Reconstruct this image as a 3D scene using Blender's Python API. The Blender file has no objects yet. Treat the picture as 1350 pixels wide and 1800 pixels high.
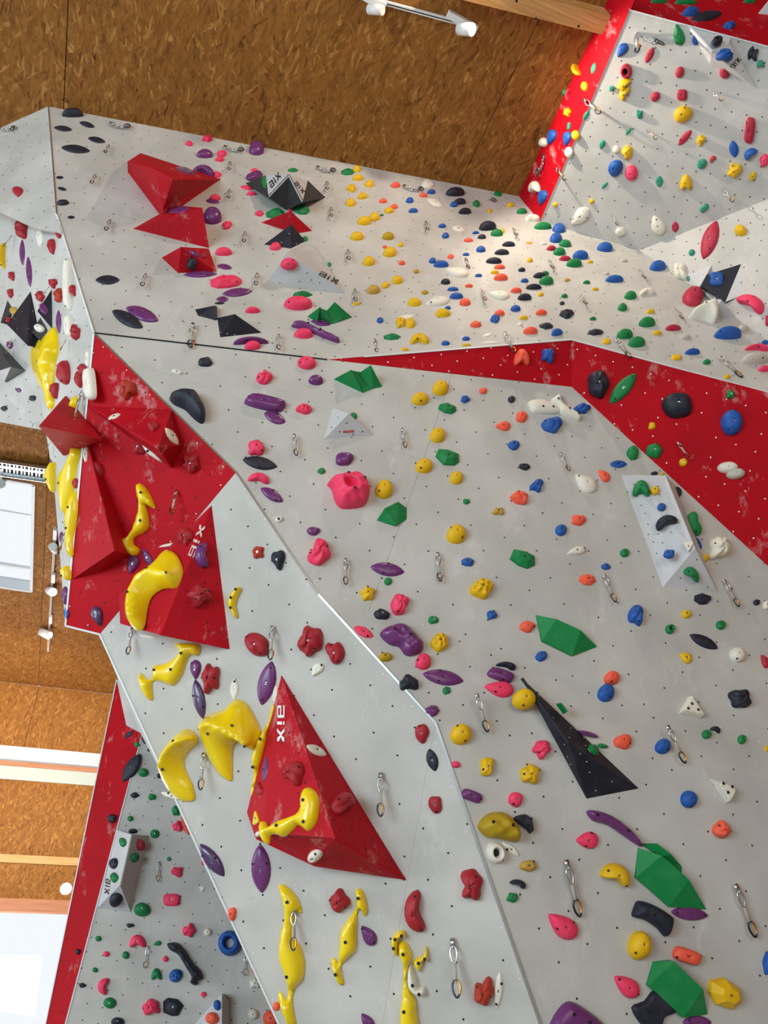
import bpy, bmesh, math, random
import numpy as np
from mathutils import Matrix, Vector
from mathutils.geometry import delaunay_2d_cdt
random.seed(7); rng = np.random.default_rng(7)
S = bpy.context.scene
COL = S.collection

# ------------------------------------------------------------------ camera
F = 1352.0
def unit(v): return v / np.linalg.norm(v)
def cdir(px, py): return np.array([(px - 675) / F, (900 - py) / F, -1.0])
ZW = unit(cdir(610, -940)); YW = cdir(40, 1900); YW = unit(YW - ZW * YW.dot(ZW)); XW = np.cross(YW, ZW)
ROT = np.array([XW, YW, ZW]); EYE = np.array([0.0, 0.0, 1.6])
cam = bpy.data.cameras.new('camera'); camo = bpy.data.objects.new('camera', cam); COL.objects.link(camo)
m = Matrix(ROT.tolist()).to_4x4(); m.translation = EYE.tolist(); camo.matrix_world = m
cam.sensor_fit = 'VERTICAL'; cam.sensor_height = 36; cam.lens = 36 * F / 1800; cam.clip_start = .05
S.camera = camo

# ------------------------------------------------------------------ light
S.view_settings.view_transform = 'Standard'; S.view_settings.look = 'None'
S.view_settings.gamma = 1; S.view_settings.use_curve_mapping = False
S.view_settings.exposure = -0.05
w = bpy.data.worlds.new('sky'); S.world = w; w.use_nodes = True
w.node_tree.nodes['Background'].inputs[0].default_value = (0.90, 0.95, 1.0, 1)
w.node_tree.nodes['Background'].inputs[1].default_value = 1.3
def area(name, loc, target, sx, sy, power, color):
    l = bpy.data.lights.new(name, 'AREA'); l.shape = 'RECTANGLE'; l.size = sx; l.size_y = sy; l.energy = power; l.color = color
    o = bpy.data.objects.new(name, l); COL.objects.link(o); o.location = loc
    o.rotation_euler = (Vector(target) - Vector(loc)).to_track_quat('-Z', 'Y').to_euler()
    return o
area('window_daylight', (-8.0, -2.0, 2.8), (1.0, 4.5, 3.2), 5, 4, 760, (0.70, 0.92, 1.0))
area('hall_fill', (1.0, -9.0, 4.5), (2.0, 4.0, 4.5), 8, 5, 430, (1.0, 0.95, 0.86))  # added fill light behind the camera, no window there
area('side_fill', (-12.5, 9.0, 3.0), (0.5, 9.5, 4.0), 6, 4, 430, (0.95, 0.98, 1.0))  # added unseen fill that brightens the far red strip and far walls
area('far_window_daylight', (-3.0, 18.6, 2.6), (-2.0, 9.0, 9.0), 6, 3, 650, (1.0, 0.97, 0.93))
def spot(name, loc, target, power, color, ang, rad=.05, blend=.5):
    l = bpy.data.lights.new(name, 'SPOT'); l.energy = power; l.color = color; l.spot_size = math.radians(ang); l.spot_blend = blend; l.shadow_soft_size = rad
    o = bpy.data.objects.new(name, l); COL.objects.link(o); o.location = loc
    o.rotation_euler = (Vector(target) - Vector(loc)).to_track_quat('-Z', 'Y').to_euler()
WARM = (1.0, 0.84, 0.66)

# ------------------------------------------------------------------ geometry of the place
def ray(px, py): return ROT @ cdir(px, py)
def rays(pts):
    p = np.asarray(pts, float)
    return np.stack([(p[:, 0] - 675) / F, (900 - p[:, 1]) / F, -np.ones(len(p))], 1) @ ROT.T
def hit(px, py, pl, off=0.0):
    n, d = pl; r = ray(px, py); return EYE + r * ((d + off - n.dot(EYE)) / n.dot(r))
def hits(pts, pl, off=0.0):
    n, d = pl; r = rays(pts); return EYE + r * ((d + off - n.dot(EYE)) / (r @ n))[:, None]
def proj(P):
    c = (np.atleast_2d(P) - EYE) @ ROT; return np.stack([675 + F * c[:, 0] / -c[:, 2], 900 - F * c[:, 1] / -c[:, 2]], 1)
def plane3(a, b, c):
    n = unit(np.cross(b - a, c - a)); d = n.dot(a)
    return (n, d) if n.dot(EYE) > d else (-n, -d)
def planeaz(az, th, P):
    a, t = math.radians(az), math.radians(th)
    n = np.array([math.sin(a) * math.cos(t), math.cos(a) * math.cos(t), -math.sin(t)]); return n, n.dot(P)
def hinge(P, Q, n0, ang):
    a = unit(Q - P); t = math.radians(ang); n = n0 * math.cos(t) + np.cross(a, n0) * math.sin(t)
    d = n.dot(P); return (n, d) if n.dot(EYE) > d else (-n, -d)
PL = {}
A = planeaz(188, 6, EYE + unit(ray(1010, 1560)) * 5); P0 = hit(165, 585, A); Q0 = hit(575, 632, A)
PL['A'] = A
PL['Bl'] = hinge(P0, Q0, A[0], -10.0); Bl = PL['Bl']; cA = hit(85, 187, Bl); cB = hit(912, 345, Bl); ZC = float(cA[2])
PL['C'] = C = hinge(hit(415, 830, A), hit(560, 1045, A), A[0], 30); k1 = hit(765, 1270, C)
PL['A2'] = A2 = plane3(hit(560, 1045, A), hit(1350, 1312, A), k1)
PL['A3'] = A3 = plane3(k1, hit(1350, 1369, A2), hit(950, 1800, C))
PL['H'] = H = plane3(P0, hit(415, 830, A), hit(175, 1115, C))
cC = hit(100, 378, Bl); PL['I'] = I_ = plane3(cC, P0, hit(115, 1100, H))
CE = (np.array([0, 0, -1.0]), -ZC)
PL['K'] = plane3(cA, cC, hit(0, 225, CE))
PL['J'] = hinge(hit(0, 690, I_), hit(58, 647, I_), I_[0], 24)
PL['Br'] = Br = hinge(Q0, cB, Bl[0], -8); lip = hit(1005, 597, Br)
PL['G1'] = plane3(Q0, hit(1005, 680, A), lip)
PL['G2'] = plane3(hit(1005, 680, A), hit(1350, 995, A), lip)
e1 = hit(950, 390, Br); e2 = hit(1125, 440, Br)
PL['E'] = plane3(cB, e1, hit(1042, 58, CE))
PL['D'] = D_ = plane3(e1, e2, hit(1090, 62, PL['E']))
PL['D2'] = plane3(e2, hit(1350, 350, D_), hit(1350, 598, Br))
dA = hit(1108, 18, D_); dB = hit(1350, 82, D_)
nF = unit(np.cross(dB - dA, np.array([0.15, 0.05, 1.0]))); PL['F'] = (nF, nF.dot(dA)) if nF.dot(EYE) > nF.dot(dA) else (-nF, -nF.dot(dA))
PL['L2'] = L2 = planeaz(196, 4, EYE + unit(ray(300, 1600)) * 9.0)
PL['L1'] = hinge(hit(222, 1395, L2), hit(115, 1800, L2), L2[0], 28)
PL['L0'] = hinge(hit(222, 1275, PL['L1']), hit(250, 1290, PL['L1']), PL['L1'][0], 30)

FACES = {   # outline of each facet of the climbing wall as the lens sees it
 'A': [(165,585),(575,632),(1005,680),(1350,995),(1560,1187),(1560,1384),(560,1045),(415,830)],
 'A2': [(560,1045),(1560,1384),(1560,1405),(765,1270)],
 'A3': [(765,1270),(1560,1405),(1560,2400),(1160,2400),(950,1800)],
 'C': [(415,830),(560,1045),(765,1270),(950,1800),(1160,2400),(764,2400),(490,1800),(300,1390),(245,1285),(175,1115)],
 'H': [(165,585),(415,830),(175,1115),(115,1100)],
 'I': [(-150,270),(0,340),(100,378),(165,585),(115,1100),(95,850),(80,755),(58,647),(0,690),(-150,795)],
 'J': [(-150,795),(0,690),(58,647),(80,757),(0,742),(-150,714)],
 'K': [(85,187),(100,378),(108,410),(60,400),(0,372),(-150,310),(-150,290),(0,225)],
 'Bl': [(85,187),(912,345),(575,632),(165,585),(100,378)],
 'Br': [(912,345),(950,390),(1125,440),(1350,598),(1500,704),(1500,731),(1350,690),(1005,597),(575,632)],
 'G1': [(575,632),(1005,597),(1005,680)],
 'G2': [(1005,597),(1350,690),(1500,731),(1560,1187),(1350,995),(1005,680)],
 'D': [(1108,18),(1350,82),(1450,108),(1450,310),(1350,350),(1125,440),(950,390)],
 'D2': [(1125,440),(1350,350),(1500,290),(1500,704),(1350,598)],
 'E': [(912,345),(1042,58),(1062,14),(1078,-22),(1125,-22),(1108,18),(950,390)],
 'F': [(1108,18),(1096,-24),(1350,-24),(1450,-24),(1450,108),(1350,82)],
 'L2': [(250,1290),(222,1395),(115,1800),(-45,2400),(900,2400),(900,1290)],
 'L1': [(205,1195),(222,1275),(250,1290),(222,1395),(115,1800),(-45,2400),(-45,2400),(80,1800)],
 'L0': [(205,1195),(380,1195),(380,1350),(250,1290),(222,1275)],
}
# ------------------------------------------------------------------ materials
def lin(c):
    return tuple((x / 255 / 12.92 if x / 255 <= .04045 else ((x / 255 + .055) / 1.055) ** 2.4) for x in c) + (1,)
class NT:
    def __init__(s, name, rough=.5, metal=0.0, spec=.5):
        s.m = bpy.data.materials.new(name); s.m.use_nodes = True; s.t = s.m.node_tree; s.b = s.t.nodes['Principled BSDF']
        s.b.inputs['Roughness'].default_value = rough; s.b.inputs['Metallic'].default_value = metal; s.b.inputs['Specular IOR Level'].default_value = spec
    def n(s, typ, **k):
        o = s.t.nodes.new(typ)
        for a, v in k.items():
            if a.startswith('i_'): o.inputs[int(a[2:])].default_value = v
            else: setattr(o, a, v)
        return o
    def l(s, a, ao, b, bi): s.t.links.new(a.outputs[ao], b.inputs[bi])
    def ramp(s, src, so, stops):
        r = s.n('ShaderNodeValToRGB'); e = r.color_ramp.elements
        while len(e) < len(stops): e.new(.5)
        for x, (p, c) in zip(e, stops): x.position = p; x.color = c
        s.l(src, so, r, 0); return r
    def mix(s, fac, a, b, blend='MIX'):
        x = s.n('ShaderNodeMix', data_type='RGBA', blend_type=blend)
        for i, v in ((0, fac), (6, a), (7, b)):
            if isinstance(v, tuple) and hasattr(v[0], 'outputs'): s.t.links.new(v[0].outputs[v[1]], x.inputs[i])
            else: x.inputs[i].default_value = v
        return (x, 2)
    def out(s, c): s.t.links.new(c[0].outputs[c[1]], s.b.inputs['Base Color']); return s.m
    def bump(s, src, so, st, dist=.01):
        b = s.n('ShaderNodeBump'); b.inputs['Strength'].default_value = st; b.inputs['Distance'].default_value = dist
        s.l(src, so, b, 'Height'); s.l(b, 0, s.b, 'Normal')
g4 = lambda v: (v, v, v, 1)
def wall_mat(name, base, chalk, rough=.62, spec=.3):
    t = NT(name, rough, spec=spec); tc = t.n('ShaderNodeNewGeometry')
    n1 = t.n('ShaderNodeTexNoise'); n1.inputs['Scale'].default_value = 2.2; n1.inputs['Detail'].default_value = 6; t.l(tc, 0, n1, 'Vector')
    c = t.ramp(n1, 0, [(.3, lin([x * .93 for x in base])), (.7, lin([min(255, x * 1.04) for x in base]))])
    n2 = t.n('ShaderNodeTexNoise'); n2.inputs['Scale'].default_value = 28; n2.inputs['Detail'].default_value = 3; t.l(tc, 0, n2, 'Vector')
    f2 = t.ramp(n2, 0, [(.68, g4(0)), (.82, g4(.35))])
    col = t.mix((f2, 0), (c, 0), lin([x * .7 for x in base]))
    mp = t.n('ShaderNodeMapping'); mp.inputs['Scale'].default_value = (5, 5, 2.4); mp.inputs['Rotation'].default_value = (.2, .5, .3); t.l(tc, 0, mp, 0)
    n3 = t.n('ShaderNodeTexNoise'); n3.inputs['Scale'].default_value = 1.0; n3.inputs['Detail'].default_value = 9; n3.inputs['Roughness'].default_value = .72; t.l(mp, 0, n3, 'Vector')
    f3 = t.ramp(n3, 0, [(.57, g4(0)), (.74, g4(chalk))])
    col = t.mix((f3, 0), col, lin((236, 232, 230)))
    t.bump(n2, 0, .08, .004)
    return t.out(col)
M = {}
M['grey'] = wall_mat('pale_plaster_ply', (192, 190, 186), .35)
M['red_wall'] = wall_mat('red_painted_ply', (180, 6, 26), .5, .6, .12)
M['slab'] = wall_mat('grey_volume_paint', (198, 199, 203), .3)
def plain(name, c, rough=.55, bumpy=.12, scale=60, worn=.18, spec=.4, coat=0.0):
    t = NT(name, rough, spec=spec); tc = t.n('ShaderNodeNewGeometry')
    n1 = t.n('ShaderNodeTexNoise'); n1.inputs['Scale'].default_value = 9; n1.inputs['Detail'].default_value = 5; t.l(tc, 0, n1, 'Vector')
    n2 = t.n('ShaderNodeTexNoise'); n2.inputs['Scale'].default_value = scale * 3; n2.inputs['Detail'].default_value = 3; t.l(tc, 0, n2, 'Vector')
    f = t.ramp(n1, 0, [(.5, g4(0)), (.8, g4(worn))])
    col = t.mix((f, 0), lin(c), lin([x * .55 + 100 for x in c]))
    if bumpy: t.bump(n2, 0, bumpy, .006)
    if coat: t.b.inputs['Coat Weight'].default_value = coat; t.b.inputs['Coat Roughness'].default_value = .08
    return t.out(col)
HC = {'P': ('pink', (238, 58, 100)), 'Y': ('yellow', (226, 180, 8)), 'U': ('purple', (108, 50, 110)), 'G': ('green', (8, 124, 66)), 'N': ('navy', (30, 34, 50)),
      'B': ('blue', (26, 84, 166)), 'O': ('orange', (240, 92, 66)), 'R': ('red', (164, 30, 42)), 'W': ('white', (228, 223, 210)), 'T': ('teal', (40, 140, 116)),
      'C': ('crimson', (176, 36, 62)), 'M': ('tan', (190, 150, 62)), 'L': ('lemon yellow', (240, 208, 12)), 'V': ('olive', (178, 146, 14)), 'K': ('plum', (74, 48, 92)), 'E': ('grey', (196, 190, 180)), 'A': ('rust red', (176, 52, 34))}
for k, (nm, c) in HC.items():
    M[k] = plain('resin_' + nm.replace(' ', '_'), c, .28 if k in 'LUK' else .55, .05 if k in 'LUK' else .22, 60, .12, coat=.5 if k in 'LK' else 0)
M['red_vol'] = wall_mat('red_volume_paint', (176, 14, 32), .4, .6, .15)
M['navy_vol'] = plain('navy_volume_paint', (26, 29, 42), .5, .1, 60, .1)
M['dark_vol'] = plain('charcoal_volume_paint', (52, 54, 58), .55, .1, 60, .1)
M['green_vol'] = plain('green_gem_resin', (6, 128, 66), .5, .12)

def _metal(name, c, rough):
    t = NT(name, rough, 1.0); t.b.inputs['Base Color'].default_value = lin(c); return t.m
M['steel'] = _metal('bright_steel', (205, 208, 212), .25)
M['dark_steel'] = _metal('dark_anodised_alloy', (70, 68, 74), .3)
M['gold'] = _metal('orange_anodised_gate', (214, 150, 70), .3)
M['alu'] = _metal('aluminium_edge', (200, 202, 205), .35)
def flat(name, c, rough=.6):
    t = NT(name, rough); t.b.inputs['Base Color'].default_value = lin(c); return t.m
M['black'] = flat('black_hole', (18, 18, 20), .8)
M['white_paint'] = flat('white_lamp_paint', (226, 226, 226), .4)
M['webbing'] = flat('grey_webbing', (176, 168, 158), .8)
M['print_white'] = flat('white_print', (235, 230, 228))
M['print_black'] = flat('black_print', (25, 25, 28))
M['print_red'] = flat('red_print', (190, 70, 80))
M['screw'] = flat('white_screw_head', (238, 236, 232), .4)
M['sill'] = flat('grey_white_lacquer', (214, 220, 224), .4)
def emit(name, c, s):
    t = NT(name); t.b.inputs['Emission Color'].default_value = c; t.b.inputs['Emission Strength'].default_value = s; t.b.inputs['Base Color'].default_value = (1, 1, 1, 1); return t.m
M['lamp'] = emit('lamp_lens', (1, .96, .9, 1), 30)
def osb(name, dark, mid, light, s=1.0):
    t = NT(name, .72, spec=.25); tc = t.n('ShaderNodeNewGeometry'); nz = t.n('ShaderNodeTexNoise'); nz.inputs['Scale'].default_value = 5; t.l(tc, 0, nz, 'Vector')
    wob = t.n('ShaderNodeVectorMath', operation='MULTIPLY_ADD'); wob.inputs[1].default_value = (.05, .05, .05); t.l(nz, 1, wob, 0); t.l(tc, 0, wob, 2)
    base = None
    for i, (rot, sc) in enumerate(((.0, (26, 8)), (.5, (34, 8)), (-.35, (40, 8)), (.9, (46, 10)), (-.75, (38, 7)), (.2, (60, 12)), (-.15, (54, 9)))):
        mp = t.n('ShaderNodeMapping'); mp.inputs['Rotation'].default_value = (0 if name != 'osb_wall' else 1.57, 0, rot); mp.inputs['Location'].default_value = (i * 1.37, i * .71, i * .3); t.l(wob, 0, mp, 0)
        m2 = t.n('ShaderNodeMapping'); m2.inputs['Scale'].default_value = (sc[0] * s, sc[1] * s, 1); t.l(mp, 0, m2, 0)
        v = t.n('ShaderNodeTexVoronoi', voronoi_dimensions='2D'); v.inputs['Scale'].default_value = 1; v.inputs['Randomness'].default_value = 1; t.l(m2, 0, v, 'Vector')
        sx = t.n('ShaderNodeSeparateColor'); t.l(v, 'Color', sx, 0)
        c = t.ramp(sx, 0, [(0, lin(dark)), (.07, lin([.35 * a + .65 * b for a, b in zip(dark, mid)])), (.5, lin(mid)), (.88, lin([.75 * a + .25 * b for a, b in zip(mid, light)])), (1, lin(light))])
        if base is None: base = (c, 0)
        else: f = t.ramp(sx, 1, [(.66, g4(0)), (.70, g4(.75))]); base = t.mix((f, 0), base, (c, 0))
        last = sx
    t.bump(last, 0, .1, .002)
    return t.out(base)
M['osb'] = osb('osb_ceiling', (80, 44, 10), (138, 88, 34), (182, 132, 70))
M['osb_wall'] = osb('osb_wall', (80, 44, 10), (138, 88, 34), (182, 132, 70))
def wood(name, a, b):
    t = NT(name, .6); tc = t.n('ShaderNodeNewGeometry'); mp = t.n('ShaderNodeMapping'); mp.inputs['Scale'].default_value = (1.2, 26, 26); t.l(tc, 0, mp, 0)
    n1 = t.n('ShaderNodeTexNoise'); n1.inputs['Scale'].default_value = 1.5; n1.inputs['Detail'].default_value = 5; t.l(mp, 0, n1, 'Vector')
    return t.out((t.ramp(n1, 0, [(.3, lin(a)), (.7, lin(b))]), 0))
M['timber'] = wood('spruce_timber', (176, 124, 66), (206, 158, 98))
M['frame_wood'] = wood('brown_frame_wood', (150, 92, 58), (176, 116, 78))
gl = NT('clear_glass', .02); gl.b.inputs['Transmission Weight'].default_value = 1.0; gl.b.inputs['IOR'].default_value = 1.02; M['glass'] = gl.m

# ------------------------------------------------------------------ mesh helpers
def mesh(name, V, Fc, mats, parent=None, loc=None, smooth=False, fm=None):
    V = np.asarray(V, float); me = bpy.data.meshes.new(name)
    if loc is not None: V = V - np.asarray(loc)
    me.from_pydata(V.tolist(), [], [list(map(int, f)) for f in Fc]); me.update()
    for x in (mats if isinstance(mats, (list, tuple)) else [mats]): me.materials.append(x)
    if fm is not None: me.polygons.foreach_set('material_index', fm)
    if smooth: me.polygons.foreach_set('use_smooth', [True] * len(me.polygons))
    o = bpy.data.objects.new(name, me); COL.objects.link(o)
    if parent is not None:
        o.parent = parent
        if loc is not None: o.location = Vector(loc) - parent_world(parent)
        else: o.location = -parent_world(parent)
    elif loc is not None: o.location = loc
    return o
def parent_world(p):
    v = Vector((0, 0, 0))
    while p is not None: v = v + p.location; p = p.parent
    return v
def tag(o, label=None, cat=None, group=None, kind=None):
    if label: o['label'] = label
    if cat: o['category'] = cat
    if group: o['group'] = group
    if kind: o['kind'] = kind
    return o
def empty(name, loc):
    o = bpy.data.objects.new(name, None); COL.objects.link(o); o.location = loc; o.empty_display_size = .05; return o
def slabify(P, n, t):
    k = len(P); V = np.vstack([P, P - n * t]); f = [list(range(k)), list(range(2 * k - 1, k - 1, -1))]
    for i in range(k): j = (i + 1) % k; f.append([i, i + k, j + k, j])
    return V, f
def orient(P, n):   # make polygon wind so its normal follows n
    a = np.zeros(3)
    for i in range(len(P)): a += np.cross(P[i], P[(i + 1) % len(P)])
    return P if a.dot(n) > 0 else P[::-1]
def slab(name, P, n, t, mat, parent=None):
    V, f = slabify(orient(np.asarray(P), n), n, t); return mesh(name, V, f, mat, parent, loc=None if parent is None else V[0])
def boxpts(c, ax, ay, az):
    c = np.asarray(c); V = [c + sx * ax + sy * ay + sz * az for sx in (-1, 1) for sy in (-1, 1) for sz in (-1, 1)]
    return V, [(0, 1, 3, 2), (4, 6, 7, 5), (0, 4, 5, 1), (2, 3, 7, 6), (0, 2, 6, 4), (1, 5, 7, 3)]
def bar(name, p, q, wd, ht, nrm_, mat, parent=None):
    p, q = np.asarray(p), np.asarray(q); a = (q - p) / 2; u = unit(a); s = unit(np.cross(u, nrm_)); n = np.cross(s, u)
    V, f = boxpts((p + q) / 2, a, s * wd / 2, n * ht / 2); return mesh(name, V, f, mat, parent, loc=(p + q) / 2)
def tube(path, r, seg=6, closed=False):
    path = np.asarray(path, float); k = len(path); V, Fc = [], []
    for i in range(k):
        a = path[(i + 1) % k] if closed or i < k - 1 else path[i]; b = path[(i - 1) % k] if closed or i > 0 else path[i]
        t = unit(a - b + 1e-9); h = np.array([0, 0, 1.0]) if abs(t[2]) < .9 else np.array([1.0, 0, 0]); u = unit(np.cross(t, h)); v = np.cross(t, u)
        if i and u.dot(pu) < 0 and abs(u.dot(pu)) > .5: u, v = -u, -v
        pu = u
        for j in range(seg): V.append(path[i] + r * (math.cos(2 * math.pi * j / seg) * u + math.sin(2 * math.pi * j / seg) * v))
    for i in range(k if closed else k - 1):
        for j in range(seg):
            a, b = i, (i + 1) % k; Fc.append((a * seg + j, a * seg + (j + 1) % seg, b * seg + (j + 1) % seg, b * seg + j))
    if not closed: Fc += [tuple(range(seg))[::-1], tuple(range((k - 1) * seg, k * seg))]
    return V, Fc
def inpoly(x, y, P):
    c = False; j = len(P) - 1
    for i in range(len(P)):
        if (P[i][1] > y) != (P[j][1] > y) and x < (P[j][0] - P[i][0]) * (y - P[i][1]) / (P[j][1] - P[i][1]) + P[i][0]: c = not c
        j = i
    return c

# ------------------------------------------------------------------ the climbing wall
WALLNAME = {'A': 'wall_main', 'A2': 'wall_main_middle', 'A3': 'wall_main_lower', 'C': 'wall_prow', 'H': 'wall_prow_red', 'I': 'wall_prow_side', 'J': 'wall_prow_underside',
  'K': 'wall_upper_side', 'Bl': 'wall_upper', 'Br': 'wall_upper_back', 'G1': 'wall_red_step', 'G2': 'wall_red_band', 'D': 'wall_corner', 'D2': 'wall_corner_side', 'E': 'wall_corner_red',
  'F': 'wall_top_red', 'L2': 'wall_far', 'L1': 'wall_far_red', 'L0': 'wall_far_pale'}
WALLSAY = {'A': 'main grey wall', 'A2': 'main grey wall', 'A3': 'lower main wall', 'C': 'grey prow', 'H': 'red prow face', 'I': 'prow side', 'J': 'prow underside', 'K': 'upper side wall',
  'Bl': 'upper pale wall', 'Br': 'upper back wall', 'G1': 'red step', 'G2': 'red band', 'D': 'corner overhang', 'D2': 'corner side wall', 'E': 'red corner strip', 'F': 'top red panel', 'L2': 'far low wall', 'L1': 'far red strip', 'L0': 'far low wall'}
REDS = ('H', 'G1', 'G2', 'E', 'F', 'L1')
def s0y(x): return 696 + .335 * (x - 406)
PANELS = {'A': [[(165,585),(575,632),(794,657),(744,809),(212,631)], [(794,657),(1005,680),(1350,995),(1367,1010),(744,809)],
                [(212,631),(744,809),(648,1075),(560,1045),(415,830)], [(744,809),(1367,1010),(1560,1187),(1560,1384),(648,1075)]],
          'L2': [[(250,1290),(222,1395),(115,1800),(-45,2400),(210,2400),(290,1290)], [(290,1290),(210,2400),(620,2400),(620,1290)]],
          'C': [[(415,830),(560,1045),(765,1270),(762,1262),(672,1800),(610,2400),(764,2400),(490,1800),(300,1390),(245,1285),(175,1115)],[(765,1270),(950,1800),(1160,2400),(764,2400),(610,2400),(672,1800)]]}
PANELS['C'][0] = [(415,830),(560,1045),(765,1270),(733,1450),(672,1800),(570,2400),(764,2400),(490,1800),(300,1390),(245,1285),(175,1115)]
PANELS['C'][0] = [(415,830),(560,1045),(765,1270),(733,1450),(672,1800),(568,2400),(540,1910),(490,1800),(300,1390),(245,1285),(175,1115)]
PANELS['C'][1] = [(765,1270),(950,1800),(1160,2400),(568,2400),(672,1800),(733,1450)]
HOLD_PX = []   # filled below: pixel spots covered by holds are left without bolt holes
FACET_OBJ = {}
for k, poly in FACES.items():
    n, d = PL[k]; mt = M['red_wall'] if k in REDS else M['grey']
    root = empty(WALLNAME[k], hits([poly[0]], PL[k])[0].tolist()); root['kind'] = 'structure'; FACET_OBJ[k] = root
    if k in PANELS: slab('light_stop_sheet', hits(poly, PL[k], -.022), n, .01, M['black'], root)  # added black sheet, stops light showing through the panel seams
    for pp in PANELS.get(k, [poly]):
        P = hits(pp, PL[k]); c = P.mean(0)
        if k in PANELS: P = c + (P - c) * (1 - .0008 / np.linalg.norm(P - c, axis=1).mean())
        slab('panel', P, n, .02, mt, root)
# dark threaded holes on a regular lattice, white screw heads on the red boards
def disc(Vs, Fs, c, n, r, seg=6):
    h = np.array([0, 0, 1.0]) if abs(n[2]) < .9 else np.array([1.0, 0, 0]); u = unit(np.cross(n, h)); v = np.cross(n, u); b = len(Vs)
    for j in range(seg): Vs.append(c + r * (math.cos(2 * math.pi * j / seg) * u + math.sin(2 * math.pi * j / seg) * v))
    Fs.append(tuple(range(b, b + seg)))
LAT = {'A': (770, 900, (37, -21), (21, 45)), 'A2': (770, 1150, (37, -21), (21, 45)), 'A3': (1000, 1600, (52, -30), (33, 60)), 'C': (620, 1250, (38, 38), (-32, 46)), 'Bl': (420, 480, (36, 9), (-14, 22)),
       'Br': (900, 480, (34, 4), (-10, 16)), 'D': (1180, 180, (26, 4), (-8, 28)), 'D2': (1290, 440, (22, 4), (-4, 26)), 'K': (40, 290, (18, -10), (4, 22)), 'I': (60, 450, (18, 6), (3, 28)), 'L2': (280, 1620, (26, 6), (-7, 26)),
       'H': (240, 880, (40, 18), (-24, 40)), 'J': (30, 700, (20, 5), (2, 18)), 'G1': (850, 630, (44, -6), (30, 12)), 'G2': (1180, 780, (34, 12), (-10, 34)), 'E': (1000, 200, (20, 8), (-10, 34)), 'F': (1240, 40, (40, 12), (-10, 20)), 'L1': (180, 1480, (20, 8), (-8, 34))}
def lattice(k):
    x, y, a, b = LAT[k]; pl = PL[k]; o = hit(x, y, pl); ea = hit(x + a[0], y + a[1], pl) - o; eb = hit(x + b[0], y + b[1], pl) - o
    for i in range(-40, 41):
        for j in range(-40, 41):
            P = o + i * ea + j * eb
            if ((P - EYE) @ ROT)[2] > -1: continue
            q = proj(P)[0]
            if -40 < q[0] < 1400 and -40 < q[1] < 1850 and inpoly(q[0], q[1], FACES[k]): yield P
for k in LAT:
    n = PL[k][0]; V, Fc = [], []
    for P in lattice(k):
        P = P + rng.normal(0, .004, 3); P = P - n * (n.dot(P) - PL[k][1])
        if rng.random() < .9: disc(V, Fc, P + n * .0012, n, .0065)
    if V: tag(mesh('threaded_hole_lattice', V, Fc, M['screw'] if k in ('G1', 'G2') else M['black'], FACET_OBJ[k], loc=V[0]), kind='stuff')
    if k in ('H', 'F', 'A', 'C', 'D', 'Bl'):
        V, Fc = [], []; pts = [hit(p[0], p[1], PL[k]) for p in FACES[k]]
        for i in range(len(pts)):
            a, b = pts[i], pts[(i + 1) % len(pts)]; L = np.linalg.norm(b - a); c = np.mean(pts, 0)
            for s in np.arange(.1, L, .27):
                P = a + (b - a) * s / L; P = P + unit(c - P) * (.035 + .01 * rng.random()); disc(V, Fc, P + n * .0012, n, .0045)
        tag(mesh('screw_head_lattice', V, Fc, M['screw'], FACET_OBJ[k], loc=V[0]), kind='stuff')
# thin edge strips along the folds
TRIM = [('A', (165,585), (415,830), 'alu', .012), ('A', (415,830), (560,1045), 'alu', .012), ('C', (560,1045), (765,1270), 'alu', .012), ('C', (765,1270), (950,1800), 'alu', .016), ('C', (950,1800), (1160,2400), 'alu', .016),
        ('Br', (640,627), (1005,597), 'sill', .014), ('Br', (1005,597), (1350,690), 'sill', .014), ('Br', (1350,690), (1500,731), 'sill', .014), ('I', (-150,270), (0,340), 'sill', .016), ('I', (0,340), (100,378), 'sill', .016), ('I', (100,378), (165,585), 'sill', .016),
        ('H', (165,585), (115,1100), 'sill', .012), ('C', (175,1115), (490,1800), 'sill', .012), ('C', (490,1800), (764,2400), 'sill', .012), ('H', (115,1100), (175,1115), 'sill', .012), ('D', (950,390), (1108,18), 'alu', .008), ('D', (1108,18), (1350,82), 'sill', .01), ('F', (1108,18), (1096,-24), 'sill', .01), ('Bl', (85,187), (100,378), 'alu', .01),
        ('L1', (205,1195), (80,1800), 'sill', .014), ('L2', (222,1395), (115,1800), 'sill', .012), ('L2', (222,1395), (250,1290), 'sill', .01), ('A', (165,585), (575,632), 'black', .010)]
for i, (k, a, b, mt, wd) in enumerate(TRIM):
    o = bar('trim_%d' % (i + 1), hit(*a, PL[k], .003), hit(*b, PL[k], .003), wd, .006, PL[k][0], M[mt]); o['kind'] = 'structure'

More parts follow.
